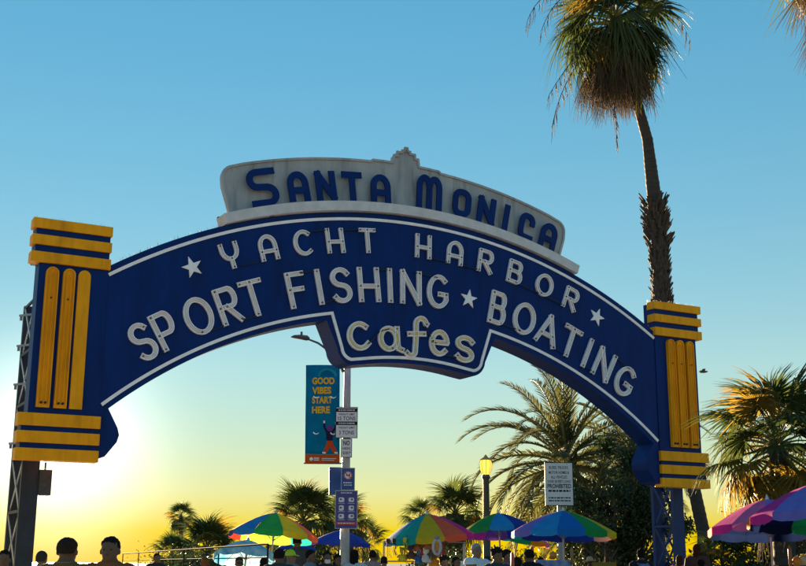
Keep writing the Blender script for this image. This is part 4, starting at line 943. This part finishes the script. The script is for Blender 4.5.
person('heavy-set person with cropped hair and brown shirt, second from the left tower', 68.5, 537, 11.7, 172, (.20, .09, .03), 'buzz', girth=1.22, sk=0, extra=(('collar', COLLAR),), hcol=(.03, .02, .015))
person('person with short hair and open-necked rust shirt right of the heavy-set one', 111, 536, 11.6, 0, (.24, .08, .03), 'short', girth=1.12, sk=0, long=True, extra=(('collar', COLLAR),))
person('distant person in dark jacket behind the fence end', 157, 553, 30, 30, (.04, .03, .03), 'short', long=True)
person('person with reddish hair coloured as if sunlit behind the fence', 206, 557.5, 20.5, 160, (.10, .06, .04), 'bun', hcol=(.20, .08, .02))  # gold sunlight on the hair is put into its colour
person('dark-haired person in sunglasses under the marbled parasol', 239.5, 556.5, 22, 15, (.03, .03, .04), 'short', extra=(('sunglasses', SHADES),))
person('person with curly dark hair under the rainbow parasol left of the lamp pole', 297.5, 534.5, 27.5, 170, (.05, .05, .06), 'spiky')
person('broad person in charcoal shirt seen from behind, left of the lime cap', 279.5, 548, 19, 175, (.045, .045, .05), 'short', girth=1.1)
person('person in lime green cap and grey shirt', 291, 549.5, 22, 60, (.16, .16, .17), None, cap=(.45, .6, .04), sk=1)
person('person in light grey hooded top facing right, left of the lamp pole', 311, 549.5, 23, 75, (.20, .20, .21), 'short', long=True, pose='bent')
person('masked person in dark top left of the lamp pole', 327.5, 551, 23, 10, (.03, .03, .035), 'bun', extra=(('face_mask', MASK),))
person('person in dark maroon top touching the lamp pole', 337.5, 554, 24, 30, (.07, .03, .04), 'long')
person('person in white shirt just right of the lamp pole', 354.5, 549.5, 24, 170, (.5, .5, .5), 'long', extra=())
person('person in striped pale top, farther right of the lamp pole', 372.5, 550, 27, 190, (.25, .20, .20), 'short')
person('grey-haired person in white shirt under the green and blue parasol', 476.5, 543, 21, 25, (.62, .62, .65), 'buzz', hcol=(.3, .28, .26), girth=1.05, sk=1)
person('person in white cap in front of the white shirt', 470.5, 557.5, 18, 80, (.3, .3, .32), None, cap=(.65, .65, .65), sk=1)
person('person with spiky black hair and dark top right of the white shirt', 497, 548, 20, 30, (.03, .05, .05), 'spiky', girth=1.05)
person('person in mauve top reaching towards the spiky-haired one', 507, 549, 23, 70, (.22, .10, .14), 'short', pose='bent', long=True)
person('person in black top beside the red bubble wand', 529, 549, 23, 200, (.012, .012, .015), 'short', girth=1.1)
person('person with a backpack seen from behind in front of the dark trees', 640.5, 548.5, 27, 190, (.02, .02, .028), 'bun', extra=(('backpack', PACK),))
person('person in salmon top at the foot of the right tower', 679, 555, 31, 170, (.55, .18, .12), 'long', hcol=(.05, .025, .012))
person('person with long auburn hair right of the right tower', 696.5, 544, 30, 150, (.08, .04, .04), 'long', hcol=(.07, .02, .01))
person('dark-haired person lowest beside the right tower', 701, 559, 26, 165, (.04, .03, .03), 'short')
person('dark-haired vendor under the blue and teal parasol, hidden up to the head by goods', 444, 556, 22, 20, (.03, .03, .04), 'spiky')

person('person in olive jacket between the windsocks and the striped top', 384, 556, 26, 170, (.07, .07, .03), 'short', long=True)
person('dark-haired person in brown top just right of the swim ring', 456, 556.5, 24, 30, (.10, .06, .04), 'long')
person('person in black cap between the white shirt and the lamp post', 487, 556, 25, 190, (.05, .05, .06), None, cap=(.02, .02, .02))
person('short person in teal top beside the coral wand', 518, 557.5, 22, 150, (.03, .16, .16), 'bun')
person('person in grey top left of the patterned table', 541, 557, 29, 20, (.14, .14, .15), 'short')
person('person in wide tan hat under the dark trees', 590, 556.5, 30, 160, (.06, .05, .05), None, extra=(('hat', HAT),))
person('person in dark blue top at the right of the marbled parasol', 264, 557.5, 21, 200, (.03, .04, .09), 'short')
# ------------------------------------------------------------------ stall goods
def ground_thing(name, label, cat, px, Y, rz=0, group=None): return thing(name, label, cat, base_at(px, Y), rz, group)
rk = ground_thing('souvenir_rack', 'wire souvenir rack under the blue and teal rainbow parasol', 'rack', 424, 28.2)
for x in (-.95, .95):
    for y in (-.25, .25): m = MB(); m.tube([(x, y, 0), (x, y, 2.0)], .018, 6); m.build('upright', M_steel, rk)
for z in (.6, 1.1, 1.55, 1.98):
    for y in (-.25, .25): m = MB(); m.tube([(-.95, y, z), (.95, y, z)], .012, 6); m.build('shelf_rail', M_steel, rk)
    m = MB(); m.box((0, 0, z-.012), (1.9, .5, .012)); m.build('shelf', M_fence, rk)
q = random.Random(77)
def windsock(label, px, ptop, Y, c, L):
    t = at(px, ptop, Y); r_ = thing('windsock', label, 'windsock', (t.x, t.y, t.z-L), 0, 'windsocks hanging from the parasol'); mt = fabric('windsock_%.2f_%.2f' % c[:2], c)
    m = MB(); m.rings([(L-.12, 0, 0, .03, .03), (L-.06, 0, 0, .05, .05), (L, 0, 0, .045, .045)], 10); m.build('hoop', mt, r_, True)
    for i in range(4):
        a = i*pi/2+.4; m = MB(); P = [(cos(a)*.03, sin(a)*.03, L-.1), (cos(a)*.06+.02, sin(a)*.06, L*.55), (cos(a)*.04, sin(a)*.05, L*.25), (cos(a)*.06+.03, sin(a)*.04, 0)]; m.tube(P, [(.004, .018)]*4, 6); m.build('tail', mt, r_)
for i, (px, c, lab) in enumerate(((388, (.08, .03, .015), 'dark red hanging windsock at the far left of the rack parasol'), (394, (.03, .03, .05), 'black hanging windsock second from left under the rack parasol'), (405, (.45, .42, .03), 'lime yellow windsock, third under the rack parasol'))):
    windsock(lab, px, 538.5 if i < 2 else 537.5, 27.6, c, .38 if i else .44)
def toy(label, px, py, Y, c, c2, s_=.16):
    p = at(px, py, Y); r_ = thing('plush_toy', label, 'toy', p, q.uniform(-.8, .8), 'plush toys on the souvenir rack'); mt = fabric('plush_%.2f_%.2f_%.2f' % c, c); mt2 = fabric('plush_%.2f_%.2f_%.2f' % c2, c2)
    m = MB(); m.rings([(0, 0, 0, s_*.55, s_*.5), (s_*.3, 0, 0, s_*.75, s_*.65), (s_*.8, 0, 0, s_*.65, s_*.55), (s_*1.15, 0, 0, s_*.35, s_*.35)], 12); m.build('body', mt, r_, True)
    m = MB(); m.ball((0, -s_*.05, s_*1.55), s_*.55, 12); m.build('head', mt2, r_, True)
    for k in (-1, 1):
        m = MB(); m.ball((k*s_*.42, 0, s_*2.0), s_*.2, 8); m.build('ear', mt, r_, True)
        m = MB(); m.tube([(k*s_*.5, 0, s_*.9), (k*s_*.9, -s_*.2, s_*.5)], [s_*.2, s_*.16], 8); m.build('arm', mt, r_, True)
        m = MB(); m.tube([(k*s_*.35, -s_*.1, s_*.15), (k*s_*.55, -s_*.6, s_*.1)], [s_*.24, s_*.2], 8); m.build('foot', mt2, r_, True)
TOYS = [(403, 561, (.5, .48, .05), (.45, .40, .05), 'lime yellow plush toy at the left of the rack'), (411, 559, (.10, .06, .05), (.25, .10, .06), 'dark brown plush toy second from left on the rack'), (417, 551, (.28, .10, .06), (.30, .14, .08), 'rust plush toy high on the rack'), (423, 556, (.5, .04, .03), (.30, .06, .05), 'red plush toy in the middle of the rack'),
        (428, 549, (.35, .14, .10), (.42, .16, .10), 'coral plush toy high in the middle of the rack'), (419, 563, (.03, .12, .35), (.05, .2, .45), 'blue plush toy low on the rack'), (426, 562, (.6, .6, .62), (.55, .58, .6), 'white plush toy low on the rack'), (432, 558, (.12, .10, .08), (.2, .16, .12), 'grey plush toy right of the middle of the rack'), (434, 566, (.65, .25, .03), (.6, .22, .03), 'orange plush toy low at the right of the rack'), (441, 557, (.4, .08, .10), (.3, .10, .08), 'crimson plush toy at the right end of the rack'), (410, 550, (.06, .05, .07), (.12, .08, .08), 'black plush toy high at the left of the rack')]
for (px, py, c, c2, lab) in TOYS: toy(lab, px, py, 28.0-.25+q.uniform(0, .2), c, c2, .15)
p = at(437, 556.5, 27.5); rg = thing('swim_ring', 'upright white oval swim ring with orange centre hanging at the rack', 'swim ring', p)
m = MB(); m.tube([(cos(2*pi*i/24)*.085, 0, .22+sin(2*pi*i/24)*.17) for i in range(24)], .036, 10, closed=True); m.build('ring', fabric('ring_white', (.42, .41, .45)), rg, True)
m = MB(); m.ball((0, .02, .22), (.06, .02, .12), 12); m.build('centre', fabric('ring_orange', (.6, .24, .05)), rg, True)
m = MB(); m.ball((0, -.03, .42), (.055, .04, .04), 10); m.build('knob', fabric('ring_blue', (.2, .2, .45)), rg, True)
tbq = ground_thing('stall_table', 'vendor table with blue and white patterned cloth at the prohibition sign post', 'table', 551, 26.0)
M_pc = mat('patterned_tablecloth', (.35, .36, .46), .8, c2=(.05, .10, .32), scale=9)
zt_ = at(551, 560, 26).z
m = MB(); m.box((0, 0, zt_-.02), (.72, .6, .04)); m.build('table_top', M_wood, tbq)
m = MB()
V = []; NN = 36
for j, (gw, z) in enumerate(((0, zt_+.003), (0, zt_+.002), (.03, zt_-.25), (.05, zt_-.6))):
    for i in range(NN):
        a = 2*pi*i/NN; f = 1/max(abs(cos(a)), abs(sin(a))); wob = (1+.05*sin(a*9)*j)
        V.append((cos(a)*f*(.37+gw*wob)*(0 if j == 0 else 1), sin(a)*f*(.31+gw*wob)*(0 if j == 0 else 1), z))
m.add(V, [(j*NN+i, j*NN+(i+1) % NN, (j+1)*NN+(i+1) % NN, (j+1)*NN+i) for j in range(3) for i in range(NN)]); m.build('tablecloth', M_pc, tbq, True)
for x in (-.3, .3):
    for y in (-.24, .24): m = MB(); m.box((x, y, (zt_-.04)/2), (.04, .04, zt_-.04)); m.build('leg', M_wood, tbq)
def ball_thing(label, px, py, Y, r_, c, cap_c=None, name='ball', cat='ball'):
    p = at(px, py, Y); o = thing(name, label, cat, (p.x, p.y, p.z-r_)); m = MB(); m.ball((0, 0, r_), r_, 16); m.build('shell', mat('ball_%.2f_%.2f' % c[:2], c, .4), o, True)
    m = MB(); m.tube([(0, 0, 2*r_-.01), (0, 0, 2*r_+.02)], .02, 8); m.build('valve', M_pole, o)
ball_thing('orange ball on the patterned table by the sign post', 553, 555.5, 26, .085, (.6, .2, .02))
ball_thing('amber ball at the right edge under the pink parasols', 797, 561.5, 21, .085, (.6, .2, .03))
ball_thing('cream ball at the far right edge under the pink parasols', 803.5, 560, 21, .09, (.55, .42, .25))
def wand(label, px, py0, py1, Y, c):
    a = at(px, py1, Y); b = at(px, py0, Y); o = thing('bubble_wand', label, 'toy', (a.x, a.y, 0)); L = b.z
    m = MB(); m.tube([(0, 0, 0), (0, 0, L-.35)], .02, 8); m.build('stick', M_pole, o)
    m = MB(); m.tube([(0, 0, L-.37), (0, 0, L-.33), (0, 0, L-.05), (0, 0, L)], [.02, .035, .032, .012], 10); m.build('tube', mat('wand_%.2f_%.2f' % c[:2], c, .35), o, True)
wand('red bubble wand standing right of the black top', 532.5, 546, 560, 24, (.6, .04, .03)); wand('coral bubble wand standing right of the mauve top', 512.5, 552, 566, 21, (.6, .10, .05)); wand('tan upright wand right of the table', 572, 547, 562, 26, (.3, .15, .05)); wand('brown upright wand under the rightmost parasol', 790.5, 545, 563, 21, (.30, .10, .04))
for (px, Y, h_, c, lab) in ((603, 30, 1.55, (.25, .16, .03), 'tan cloth-covered crate stack under the dark trees'), (790, 24, 1.5, (.03, .03, .03), 'black cloth-covered crate stack under the right parasols')):
    r_ = ground_thing('crate_stack', lab, 'crates', px, Y); n_ = 4
    for i in range(n_):
        m = MB(); hh_ = h_/n_; z = i*hh_
        for s_ in (-1, 1):
            m.box((s_*.29, 0, z+hh_/2), (.02, .4, hh_-.01)); m.box((0, s_*.19, z+hh_/2), (.56, .02, hh_-.012))
        m.box((0, 0, z+.015), (.56, .36, .02)); m.build('crate', fabric('crate_%.2f_%.2f' % c[:2], c), r_)
